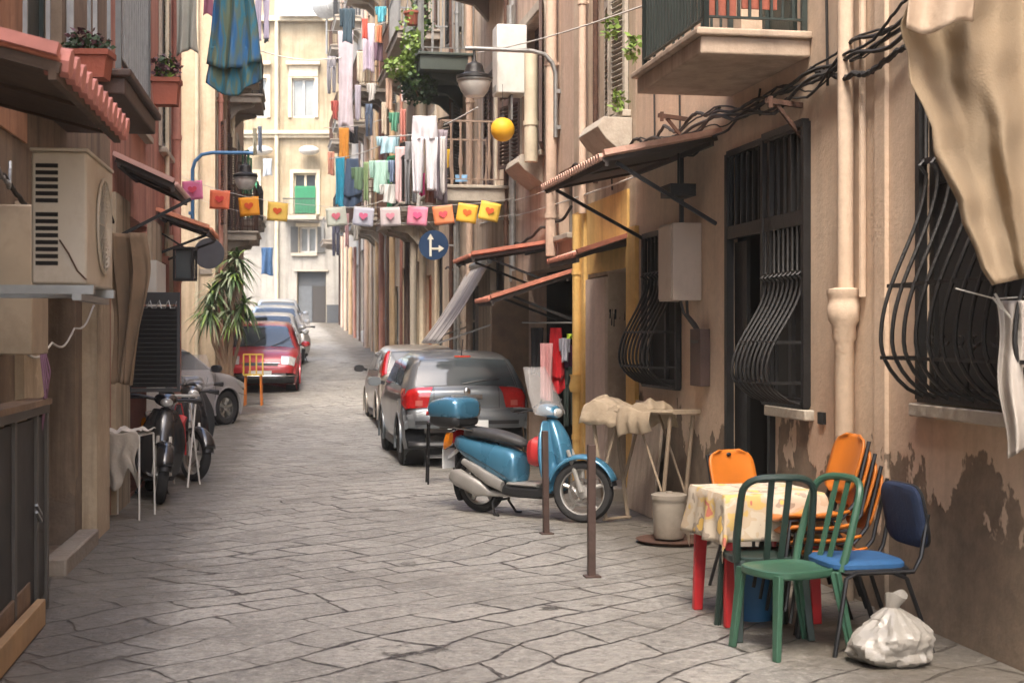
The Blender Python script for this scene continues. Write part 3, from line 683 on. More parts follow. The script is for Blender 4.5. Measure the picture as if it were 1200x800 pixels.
for B in (LD,):
    for z in (3.8, 7.4, 11):
        for q in (0, 1): 
            y = B.Y0+(B.Y1-B.Y0)*(q+.5)/2; B.balcony(y-.9, y+.9, .6, gz(y)+z, gz(y)+z+.18, .95, sp=.16)
alley = Bld('L', 20.05, 28.15, 12, m_grey, 'apartment_building', 'low grey house closing the side alley on the left', o=-5.2); alley.holey(21.6, 22.6, 1, 2.2); alley.wall(); alley.window(alley.holes[0])

# -------- the house that closes the street
YE = 65.2
EB = thing('apartment_building', 'pale yellow house with a green shuttered balcony door closing the far end of the street', 'building', ((350-600)/F*YE, YE, gz(65)))
def ex(px): return (px-350)/F*YE
def ez(py): return zat(py, YE)-gz(65)
def eb(name, m, px0, px1, py0, py1, d0, d1, parent=EB, **k):
    return MB().box2((ex(px0), -d1, ez(py1)), (ex(px1), -d0, ez(py0))).build(name, m, parent, smooth=0, **k)
hol = [(340.5, 364, 318, 378.4), (344, 372, 204, 252), (289, 300, 200, 250), (351, 369, 266, 296), (343, 369, 92, 138), (300, 313, 92, 138), (366, 380, 318.01, 378.4)]
hol = [(348.5, 382, 318, 378.3), (344, 371, 203, 251), (288, 302, 203, 251), (351, 371, 266, 296), (342, 369, 92, 138), (299, 313, 92, 138)]
us = sorted({ex(p) for p in [262, 440]+[h[k] for h in hol for k in (0, 1)]}); zs = sorted({ez(p) for p in [-140, 390]+[h[k] for h in hol for k in (2, 3)]})
w = MB()
for i in range(len(us)-1):
    for j in range(len(zs)-1):
        cu, cz = (us[i]+us[i+1])/2, (zs[j]+zs[j+1])/2
        if any(ex(h[0]) < cu < ex(h[1]) and ez(h[3]) < cz < ez(h[2]) for h in hol): continue
        w.add([(us[i], 0, zs[j]), (us[i+1], 0, zs[j]), (us[i+1], 0, zs[j+1]), (us[i], 0, zs[j+1])], [(0, 1, 2, 3)])
for h in hol:
    a, c, z0, z1 = ex(h[0]), ex(h[1]), ez(h[3]), ez(h[2])
    w.add([(a, 0, z0), (c, 0, z0), (c, 0, z1), (a, 0, z1), (a, .3, z0), (c, .3, z0), (c, .3, z1), (a, .3, z1)], [(0, 1, 5, 4), (1, 2, 6, 5), (2, 3, 7, 6), (3, 0, 4, 7)])
a, c, z0, z1 = us[0], us[-1], zs[0], zs[-1]
w.add([(a, 0, z0), (c, 0, z0), (c, 0, z1), (a, 0, z1), (a, 6, z0), (c, 6, z0), (c, 6, z1), (a, 6, z1)], [(1, 2, 6, 5), (2, 3, 7, 6), (3, 0, 4, 7), (4, 5, 6, 7)])
w.build('wall', m_end, EB, smooth=0, merge=True)
eb('ground_floor_render', m_white, 262, 440, 256, 317, .003, .06) if 0 else None
g = MB()
for a, c, t, b_ in ((262, 348, 300, 378), (382.5, 440, 300, 378), (348, 382.5, 300, 317.5), (262, 350.5, 258, 300), (371.5, 440, 258, 300), (350.5, 371.5, 258, 265.7), (350.5, 371.5, 296.3, 300)):
    g.box2((ex(a), -.05, ez(b_)), (ex(c), -.003, ez(t)))
g.build('ground_floor_render', m_white, EB, smooth=0)
bd = mat('dark_grey_paint', (.06, .065, .07, 1), .7)
eb('skirting', bd, 334, 348, 357, 379, .052, .09); eb('skirting', bd, 383, 406, 357, 379, .052, .09)
D = eb('door', bd, 349, 381.5, 318.5, 378.4, -.25, -.18); eb('door_leaf', M['d'] if 0 else m_d5, 366, 381, 335, 378.4, -.17, -.12, D); eb('door_leaf', mat('slate_door', (.10, .11, .12, 1), .6), 349.5, 365, 335, 378.4, -.17, -.14, D)
def ewin(h, frame, pane, shut=None, name='window', open_out=False, parts=2):
    a, c, z0, z1 = ex(h[0]), ex(h[1]), ez(h[3]), ez(h[2]); f = MB(); t = .08
    for p, q in (((a, z0), (a+t, z1)), ((c-t, z0), (c, z1)), ((a+t, z0), (c-t, z0+t)), ((a+t, z1-t), (c-t, z1)), (((a+c)/2-.05, z0+t), ((a+c)/2+.05, z1-t))):
        f.box2((p[0], .12, p[1]), (q[0], .2, q[1]))
    W = f.build(name, frame, EB, smooth=0); MB().box2((a, .2, z0), (c, .22, z1)).build('pane', pane, W, smooth=0)
    q = MB(); e = .16
    q.box2((a-e, -.09, z0), (a-.002, -.003, z1+e)); q.box2((c+.002, -.09, z0), (c+e, -.003, z1+e)); q.box2((a-.002, -.085, z1+.002), (c+.002, -.003, z1+e))
    q.build('surround', M['cream'], W, smooth=0)
    if shut:
        wd = (c-a)/2
        for s_ in (-1, 1):
            x0, x1 = ((a-.05-wd*.85, a-.05) if s_ < 0 else (c+.05, c+.05+wd*.85)) if open_out else ((a+.09, (a+c)/2-.01) if s_ < 0 else ((a+c)/2+.01, c-.09))
            y = -.16 if open_out else .06; b = MB().box2((x0, y, z0), (x1, y+.04, z1)); k = z0+.1
            while k < z1-.1: b.box2((x0+.05, y-.02, k), (x1-.05, y, k+.035)); k += .1
            b.build('shutter', shut, W, smooth=0)
    return W
W = ewin(hol[1], M['cream'], M['glass']); a, c = ex(345.5), ex(369.5)
b = MB().box2((a, .02, ez(250)), (c, .07, ez(218)))
for k in range(16): b.box2((a+.05, 0, ez(249)+k*.075), (c-.05, .02, ez(249)+k*.075+.04))
b.build('shutter', M['greenpaint'], W, smooth=0)
W = ewin(hol[2], M['cream'], M['glass']); MB().box2((ex(289), .0, ez(222)), (ex(301), .06, ez(210))).build('shutter', M['greenpaint'], W, smooth=0)
ewin(hol[3], M['white'], M['glasslt'], M['greyshut'], open_out=True)
ewin(hol[4], M['white'], M['glasslt']); ewin(hol[5], M['white'], M['glasslt'])
for p0, p1, t, b_, d in ((262, 440, 154, 158, .35), (262, 440, 158, 162, .2), (336, 376, 73, 77, .3), (339, 373, 78, 90, .12), (296, 318, 73, 77, .3), (262, 440, 20, 26, .3), (342, 372, 296.5, 300, .2), (262, 440, 254, 257.5, .12), (345, 385, 316, 318, .15)):
    eb('cornice', M['cream'] if t < 250 else M['stone_lt'], p0, p1, t, b_, .08, d)
b = MB().box2((ex(334), -1.0, ez(259)), (ex(374), -.002, ez(254))); Bq = b.build('balcony', M['stone_lt'], EB, smooth=0)
b = MB()
for k in range(22): x = ex(336)+(ex(372)-ex(336))*k/21; b.bar((x, -.95, ez(254)), (x, -.95, ez(235)), .02)
b.bar((ex(335), -.95, ez(235)), (ex(373), -.95, ez(235)), .05); b.build('railing', M['iron_green'], Bq, smooth=0)
b = MB().box2((ex(284), -1.0, ez(259)), (ex(312), -.002, ez(254))); Bq = b.build('balcony', M['stone_lt'], EB, smooth=0)
b = MB()
for k in range(16): x = ex(286)+(ex(310)-ex(286))*k/15; b.bar((x, -.95, ez(254)), (x, -.95, ez(235)), .02)
b.bar((ex(285), -.95, ez(235)), (ex(311), -.95, ez(235)), .05); b.build('railing', M['iron_green'], Bq, smooth=0)
MB().tube([(ex(325), -.2, ez(378)), (ex(325), -.2, ez(-60))], .09, 8).build('downpipe', M['cream'], EB)
b = MB()
for k in range(24): x = ex(329)+(ex(379)-ex(329))*k/24; b.box((x, -.5-.02*(k % 2), (ez(22)+ez(-30))/2), (.09, .05, ez(-30)-ez(22)))
b.build('balcony_screen', mat('white_corrugated_sheet', (.66, .66, .65, 1), .5), EB, smooth=0)
for p0, p1 in ((292, 322), (352, 376)):
    MB().ball((ex((p0+p1)/2), -.5, ez(178)), ((ex(p1)-ex(p0))/2, .35, .22), 14, 8).build('window_hood', M['white'], EB)
# ------------------------------------------------------------------ cars
def catmull(P, n):
    out = []
    for i in range(len(P)-1):
        p0, p1, p2, p3 = P[max(i-1, 0)], P[i], P[i+1], P[min(i+2, len(P)-1)]
        for k in range(n):
            t = k/n
            out.append(tuple(.5*((2*b)+(-a+c)*t+(2*a-5*b+4*c-d)*t*t+(-a+3*b-3*c+d)*t**3) for a, b, c, d in zip(p0, p1, p2, p3)))
    out.append(P[-1]); return out
def paint(name, c, metal=.35):
    return mat(name, c, .32, metal, .06, 2, dirt=.12, dcol=(.25, .22, .18, 1), coat=.6)
M['tail'] = mat('red_lamp_lens', (.42, .012, .012, 1), .15, 0, .2, 30, coat=.8)
M['headlamp'] = mat('headlamp_lens', (.55, .55, .53, 1), .12, .3, .2, 14, coat=.8)
M['amber'] = mat('amber_lamp_lens', (.60, .18, .01, 1), .2, 0, .2, 20, coat=.6)
M['plate'] = mat('number_plate', (.7, .7, .68, 1), .5)
TYRE = [(.195, -.03), (.20, -.09), (.215, -.10), (.29, -.105), (.312, -.085), (.32, -.05), (.32, .05), (.312, .085), (.29, .105), (.215, .10), (.20, .09), (.195, .03)]
def car(label, L, W, top, bot, pmat, loc, rz, tumble, glass_r, glass_f, side_win, kind='car', wheel_x=(.72, 3.2), pitch=0, group=None, extras=None, tx=None, wr=.31, style='rear', roofmat=None):
    t = thing('parked_car', label, kind, loc, rz, group); t.rotation_euler = (0, -pitch, rz)
    T = catmull(top, 6); B = catmull(bot, 4)
    tx = tx or (lambda x: 1-.10*max(0, 1-x/.35)**2-.16*max(0, 1-(L-x)/.8)**2)
    def hw(x, z):
        k = 0
        for (z0, w0), (z1, w1) in zip(tumble[:-1], tumble[1:]):
            if z0 <= z <= z1: k = w0+(w1-w0)*(z-z0)/(z1-z0)
        if z < tumble[0][0]: k = tumble[0][1]
        if z > tumble[-1][0]: k = tumble[-1][1]
        return W/2*k*tx(x)
    NT = len(T); R = .11
    def nrm(i):
        a, b = T[max(0, i-1)], T[min(NT-1, i+1)]; d = V((b[0]-a[0], b[1]-a[1])).normalized(); return V((-d.y, d.x))
    def TP(i, s, off=0):
        i = max(0, min(NT-1, i)); f = i-int(i); a = T[int(i)]; b = T[min(NT-1, int(i)+1)]; x = a[0]+(b[0]-a[0])*f; z = a[1]+(b[1]-a[1])*f
        n = nrm(int(round(i))); k = max(0, (abs(s)-.80)/.20); ins = R*(1-sqrt(max(0, 1-k*k))) + .035*s*s
        x2, z2 = x-n.x*(ins-off), z-n.y*(ins-off)
        return V((x2, s*(hw(x, z)+(off if abs(s) > .9 else 0)), z2))
    S = [-1, -.985, -.95, -.9, -.84, -.7, -.45, -.2, 0, .2, .45, .7, .84, .9, .95, .985, 1]
    b = MB(); ns = len(S)
    b.v = [tuple(TP(i, s)) for i in range(NT) for s in S]
    b.f = [(i*ns+j, i*ns+j+1, (i+1)*ns+j+1, (i+1)*ns+j) for i in range(NT-1) for j in range(ns-1)]
    # sides: from every point of the roof line down to the sill line
    def zb(x):
        for p, q in zip(B[:-1], B[1:]):
            if p[0] <= x <= q[0]: return p[1]+(q[1]-p[1])*(x-p[0])/max(1e-6, q[0]-p[0])
        return B[-1][1] if x > B[-1][0] else B[0][1]
    ND = 10
    for sd in (-1, 1):
        o = len(b.v)
        for i in range(NT):
            p = TP(i, sd)
            for k in range(ND+1):
                z = p.z+(min(zb(p.x), p.z)-p.z)*k/ND; b.v.append((p.x, sd*hw(p.x, z), z) if k else tuple(p))
        b.f += [(o+i*(ND+1)+k, o+i*(ND+1)+k+1, o+(i+1)*(ND+1)+k+1, o+(i+1)*(ND+1)+k) for i in range(NT-1) for k in range(ND)]
    # underside
    o = len(b.v)
    for i in range(NT):
        for sd in (-1, 1):
            p = TP(i, sd); z = min(zb(p.x), p.z); b.v.append((p.x, sd*hw(p.x, z), z))
    b.f += [(o+2*i, o+2*i+1, o+2*i+3, o+2*i+2) for i in range(NT-1)]
    e = NT-1
    body = b.build('body', pmat, t, merge=True, smooth=50)
    # wheel arches: drop the side faces inside each arch and pull the edge onto the circle
    me = body.data; bm = bmesh.new(); bm.from_mesh(me); ra = wr+.055
    bmesh.ops.subdivide_edges(bm, edges=[e for e in bm.edges if all(v.co.z < .85 and abs(v.co.y) > W*.30 for v in e.verts) and any((v.co.x-wx)**2 < (ra+.25)**2 for v in e.verts for wx in wheel_x)], cuts=1, use_grid_fill=True)
    kill = [f for f in bm.faces if abs(f.calc_center_median().y) > W*.36 and any((f.calc_center_median().x-wx)**2+(f.calc_center_median().z-wr)**2 < ra**2 for wx in wheel_x)]
    bmesh.ops.delete(bm, geom=kill, context='FACES')
    for v in bm.verts:
        if v.is_boundary:
            for wx in wheel_x:
                dx_, dz_ = v.co.x-wx, v.co.z-wr; dd_ = sqrt(dx_*dx_+dz_*dz_)
                if dd_ < ra*1.35 and abs(v.co.y) > W*.36: v.co.x = wx+dx_/dd_*ra; v.co.z = wr+dz_/dd_*ra
    bm.to_mesh(me); bm.free(); me.shade_smooth(); me.set_sharp_from_angle(angle=rad(42))
    for wx in wheel_x:
        for sd in (-1, 1):
            MB().tube([(wx+(ra+.004)*cos(q), sd*(hw(wx, .5)+.002), wr+(ra+.004)*sin(q)) for q in [rad(-20)+rad(220)*k/24 for k in range(25)]], .018, 6).build('arch_lip', pmat, t)
    def patch(name, m, i0, i1, s0, s1, off=.006, par=None, n=8, solid=0, s0b=None, s1b=None):
        s0b = s0 if s0b is None else s0b; s1b = s1 if s1b is None else s1b
        return MB().grid(n, n, lambda u, v: TP(i0+(i1-i0)*v, (s0+(s0b-s0)*v)+((s1+(s1b-s1)*v)-(s0+(s0b-s0)*v))*u, off)).build(name, m, par or t, solid=solid)
    def spatch(name, m, quad, sd, off=.006, par=None, n=6, solid=0):
        def f(u, v):
            a = V(quad[0]).lerp(V(quad[1]), u); c_ = V(quad[3]).lerp(V(quad[2]), u); p = a.lerp(c_, v); return (p.x, sd*(hw(p.x, p.y)+off), p.y)
        return MB().grid(n, n, f).build(name, m, par or t, solid=solid)
    def idx(x=None, z=None, lo=0, hi=None):
        best = min(range(lo, hi or NT), key=lambda i: (abs(T[i][0]-x) if x is not None else 0)+(abs(T[i][1]-z) if z is not None else 0)); return best
    mid = NT//2
    for nm, g in (('rear_window', glass_r), ('windscreen', glass_f)):
        if g:
            (xa, za), (xb, zb2) = g[0], g[1]; ia, ib = idx(xa, za), idx(xb, zb2)
            patch(nm, M['glass'], ia, ib, -g[2], g[2], .005, s0b=-g[3], s1b=g[3])
            patch('seal', M['black'], ia-.35, ib+.35, -g[2]-.035, g[2]+.035, .002, s0b=-g[3]-.035, s1b=g[3]+.035)
    for q in side_win:
        for sd in (-1, 1): spatch('side_window', M['glass'], q, sd, .004)
    # door gaps
    for x in (side_win[0][1][0]+.03, side_win[-1][0][0]+.02, side_win[-1][1][0]+.12) if len(side_win) > 1 else (side_win[0][0][0], side_win[0][1][0]):
        for sd in (-1, 1): spatch('door_seam', M['black'], ((x, .36), (x+.012, .36), (x+.012, .93), (x, .93)), sd, .0015)
    for sd in (-1, 1): MB().grid(1, 4, lambda u, v: (wheel_x[0]+.42+(wheel_x[1]-wheel_x[0]-.84)*v, sd*(hw(1, .25)+.012), .2+.11*u)).build('sill_trim', M['black'], t, solid=.02)
    for wx in wheel_x:
        for sd in (-1, 1):
            rot = Matrix.Rotation(rad(90), 3, 'X'); k = wr/.32
            Wh = MB().lathe([(r*k, z) for r, z in TYRE], 28, (0, 0, 0), rot, False).build('wheel', M['rubber'], t, loc=(wx, sd*(W/2-.13), wr))
            rm = MB(); rm.lathe([(.205*k, -.08), (.205*k, .075), (.19*k, .08), (.18*k, .02), (0, .02)], 24, (0, 0, 0), rot if sd < 0 else Matrix.Rotation(rad(-90), 3, 'X'))
            for a in range(5):
                an = 2*pi*a/5+.3; rm.bar((0, sd*.05, 0), (.185*k*cos(an), sd*.062, .185*k*sin(an)), .05, .03, up=(0, 1, 0))
            rm.lathe([(.05, -.02), (.05, .07), (0, .075)], 12, (0, 0, 0), rot if sd < 0 else Matrix.Rotation(rad(-90), 3, 'X'))
            rm.build('rim', M['chrome'], Wh)
            MB().lathe([(0, -.12), (wr+.05, -.12), (wr+.05, .15)] if sd > 0 else [(wr+.05, -.15), (wr+.05, .12), (0, .12)], 24, (wx, sd*(W/2-.2), wr), Matrix.Rotation(rad(-90), 3, 'X'), False).build('wheel_arch', M['black'], t)
    return t, body, TP, hw, patch, spatch, idx, T

def mirrors(t, x, y, z, m):
    for sd in (-1, 1):
        o = MB().loft([((x-.05, sd*(y+.13), z), .09, .065, 0), ((x+.03, sd*(y+.13), z), .10, .07, 0), ((x+.10, sd*(y+.13), z), .05, .035, 0)]).build('door_mirror', m, t)
        MB().bar((x+.02, sd*(y-.02), z-.03), (x+.02, sd*(y+.06), z-.01), .05).build('mirror_arm', M['black'], o)

hatch_top = [(0.0, .50), (.0, .62), (.03, .70), (.07, .76), (.075, .95), (.16, 1.04), (.34, 1.28), (.48, 1.40), (.9, 1.465), (1.6, 1.48), (2.1, 1.44), (2.5, 1.30), (2.95, 1.02), (3.05, .98), (3.5, .90), (3.8, .76), (3.88, .6), (3.9, .48)]
hatch_bot = [(0.0, .50), (.04, .30), (.2, .24), (.5, .22), (2, .2), (3.4, .2), (3.8, .26), (3.9, .48)]
tumb = [(.2, .93), (.4, .98), (.62, 1.0), (.95, .985), (1.0, .96), (1.45, .78)]
def hatchback(label, m, loc, rz, W=1.68, style=1, name='car'):
    sw = [((.62, 1.02), (1.42, 1.02), (1.42, 1.37), (.78, 1.36)), ((1.5, 1.02), (2.72, 1.0), (2.3, 1.32), (1.5, 1.37))]
    t, body, TP, hw, patch, spatch, idx, T = car(label, 3.9, W, hatch_top, hatch_bot, m, loc, rz, tumb, ((.17, 1.045), (.43, 1.37), .86, .80), ((3.0, 1.0), (2.2, 1.41), .86, .82), sw)
    return t, body, TP, hw, patch, spatch, idx, T
dirR = atan2(1, -.18); dirL = atan2(1, -.144)
def carloc(xr, Yr, W, side, d):
    return None
# grey hatchback seen from behind; origin at its tail
p_grey = paint('grey_metallic_paint', (.17, .185, .195, 1), .5)
Xc = -.56; Yc = 17.95
r = hatchback('grey metallic hatchback with large red tail lamps parked behind the blue scooter', p_grey, (Xc, Yc, .0), dirR, W=1.64)
t, body, TP, hw, patch, spatch, idx, T = r
i1, i2 = idx(.05, .74), idx(.16, 1.04)
for s in (-1, 1):
    o = patch('tail_lamp', M['tail'], idx(.07, .76), idx(.14, 1.02), s*.66, s*1.0, .018, s0b=s*.56, s1b=s*1.0)
    spatch('tail_lamp', M['tail'], ((.04, .74), (.22, .80), (.33, 1.0), (.13, 1.0)), s, .014)
    patch('lamp_reflector', mat('pale_red_lens', (.5, .12, .1, 1), .2), idx(.07, .78), idx(.075, .84), s*.74, s*.86, .026, o)
patch('rear_bumper', p_grey, 1, 15, -.985, .985, .022); patch('bumper_seam', M['black'], 15.4, 16.0, -.97, .97, .012)
patch('rubber_strip', M['black'], 3, 5, -.9, .9, .03)
MB().lathe([(0, .0), (.045, 0), (.045, .012), (.03, .018), (0, .018)], 20, (.055, 0, .965), Matrix.Rotation(rad(-90), 3, 'Y')).build('badge', M['chrome'], t)
for s in (-1, 1): patch('tailgate_seam', M['black'], idx(.07, .76), idx(.2, 1.08), s*.545, s*.555, .003)
patch('tailgate_seam', M['black'], idx(.07, .76)-.3, idx(.07, .76), -.56, .56, .003)
patch('tailgate_handle', M['chrome'], idx(.07, .88)-.5, idx(.07, .88)+1.0, -.26, .26, .02)
MB().box((-.03, 0, .55), (.012, .52, .11)).build('number_plate', M['plate'], t)
MB().tube([(.09, .05, 1.06), (.10, -.2, 1.10), (.13, -.42, 1.12)], .012, 6).build('rear_wiper', M['black'], t)
patch('brake_light', M['tail'], idx(.46, 1.385), idx(.5, 1.41), -.16, .16, .012)
MB().tube([(.55, 0, 1.42), (.42, 0, 1.62)], .006, 5).build('aerial', M['black'], t)
mirrors(t, 2.75, W/2 if 0 else .82, 1.02, p_grey)
MB().grid(8, 3, lambda u, v: (-.02+.05*v*v, (u-.5)*1.5, .27+.07*v)).build('bumper_lip', M['black'], t, solid=.02)

p_beige = paint('champagne_metallic_paint', (.36, .32, .27, 1), .4)
r = hatchback('champagne beige small car parked ahead of the grey hatchback', p_beige, (-1.50, 24.4, gz(24.4)), dirR, W=1.56)
t, body, TP, hw, patch, spatch, idx, T = r
for s in (-1, 1):
    patch('tail_lamp', M['tail'], idx(.12, 1.0), idx(.48, 1.38), s*.88, s*.995, .012)
    spatch('tail_lamp', M['tail'], ((.14, .98), (.26, 1.0), (.52, 1.36), (.40, 1.34)), s, .01)
patch('rear_bumper', M['black'], 1, 10, -.985, .985, .02)
MB().box((-.03, 0, .62), (.012, .52, .11)).build('number_plate', M['plate'], t); mirrors(t, 2.75, .79, 1.02, M['black'])
patch('tailgate_handle', M['black'], idx(.07, .88)-.5, idx(.07, .88)+.6, -.26, .26, .015)

# cars facing the camera on the left: x axis points back down the street
def front_car(label, m, px, Y, z=None, W=1.76, grille=True, dx=0):
    X = (px-600)/F*Y
    sw = [((.62, 1.02), (1.42, 1.02), (1.42, 1.37), (.78, 1.36)), ((1.5, 1.02), (2.72, 1.0), (2.3, 1.32), (1.5, 1.37))]
    rz = dirL+pi; L = 4.0
    d = V((cos(rz), sin(rz), 0)); loc = V((X, Y, 0))-d*L; loc.z = gz(Y)+.05; loc.z = gz(loc.y)
    top = [(0.0, .50), (.0, .62), (.03, .76), (.08, .95), (.16, 1.04), (.34, 1.28), (.48, 1.40), (.9, 1.48), (1.6, 1.50), (2.1, 1.46), (2.45, 1.33), (2.92, 1.03), (3.02, .985), (3.5, .93), (3.78, .83), (3.90, .70), (3.98, .6), (4.0, .46)]
    bot = [(0.0, .50), (.04, .30), (.2, .24), (.5, .22), (2, .2), (3.4, .2), (3.86, .2), (4.0, .46)]
    pitch = atan2(gz(loc.y)-gz(Y), L) if 0 else -atan2(gz(loc.y)-gz(loc.y-L), L)
    t, body, TP, hw, patch, spatch, idx, T = car(label, L, W, top, bot, m, loc, rz, tumb, ((.17, 1.045), (.43, 1.37), .86, .80), ((2.98, 1.0), (2.2, 1.43), .88, .80), sw, pitch=pitch, wheel_x=(.72, 3.22))
    ia, ib = idx(3.80, .80), idx(3.95, .66)
    for s in (-1, 1):
        patch('headlight', M['headlamp'], ia-1, ib, s*.58, s*.97, .012, s0b=s*.62, s1b=s*.97)
        spatch('headlight', M['headlamp'], ((3.62, .78), (3.86, .64), (3.80, .80), (3.5, .88)), s, .01)
    patch('grille', M['black'], ib-1.5, ib+2.0, -.52, .52, .012)
    patch('grille_bar', M['chrome'], ib-1.9, ib-1.2, -.56, .56, .022)
    MB().box((4.03, 0, .46), (.012, .5, .11)).build('number_plate', M['plate'], t)
    MB().grid(10, 3, lambda u, v: (4.0-.13*(2*u-1)**4+.02-.06*(1-v), (u-.5)*1.5, .23+.13*v)).build('lower_grille', M['black'], t, solid=.03)
    MB().grid(10, 2, lambda u, v: (4.01-.16*(2*u-1)**4+.02, (u-.5)*1.6, .38+.03*v)).build('bumper_strip', M['chrome'], t, solid=.02)
    mirrors(t, 2.72, .87, 1.03, m)
    for s in (-.4, .25): MB().tube([(3.0, s*.9, 1.0), (2.86, s*.9+.25, 1.09), (2.7, s*.9+.42, 1.19)], .01, 5).build('wiper', M['black'], t)
    return t, patch, idx
t, patch, idx = front_car('red hatchback facing down the street in front of the row of pale cars', paint('red_paint', (.42, .022, .03, 1), .15), 305, 31.8)
front_car('white car parked directly behind the red hatchback', paint('white_car_paint', (.62, .62, .60, 1), 0), 312.5, 37.2)
front_car('silver white car, middle of the pale cars climbing the street', paint('silver_paint', (.50, .51, .50, 1), .3), 321, 43)
front_car('grey car furthest up the street', paint('pale_grey_paint', (.38, .40, .42, 1), .3), 324, 49.5)
# silver car nosing out of the alley on the left
rz = rad(62); d = V((cos(rz), sin(rz), 0)); nose = V(((284-600)/F*26.2, 26.2, 0))
loc = nose - d*3.9 - V((-d.y, d.x, 0))*-.78*(-1) + V((-d.y, d.x, 0))*.9*0
n_ = V((-d.y, d.x, 0)); loc = nose - d*3.78 + n_*.70; loc.z = gz(25.5)
r = hatchback('silver car nosing out of the side alley on the left', paint('silver_lilac_paint', (.42, .40, .41, 1), .45), loc, rz, W=1.7)
t, body, TP, hw, patch, spatch, idx, T = r
for s in (-1, 1):
    patch('headlight', M['headlamp'], idx(3.8, .78)-1, idx(3.8, .78)+2, s*.6, s*.97, .012); spatch('headlight', M['headlamp'], ((3.5, .74), (3.78, .62), (3.74, .74), (3.4, .84)), s, .01)
spatch('bumper_seam', M['black'], ((3.42, .58), (3.84, .50), (3.84, .51), (3.42, .595)), -1, .008); mirrors(t, 2.75, .82, 1.02, M['black'])

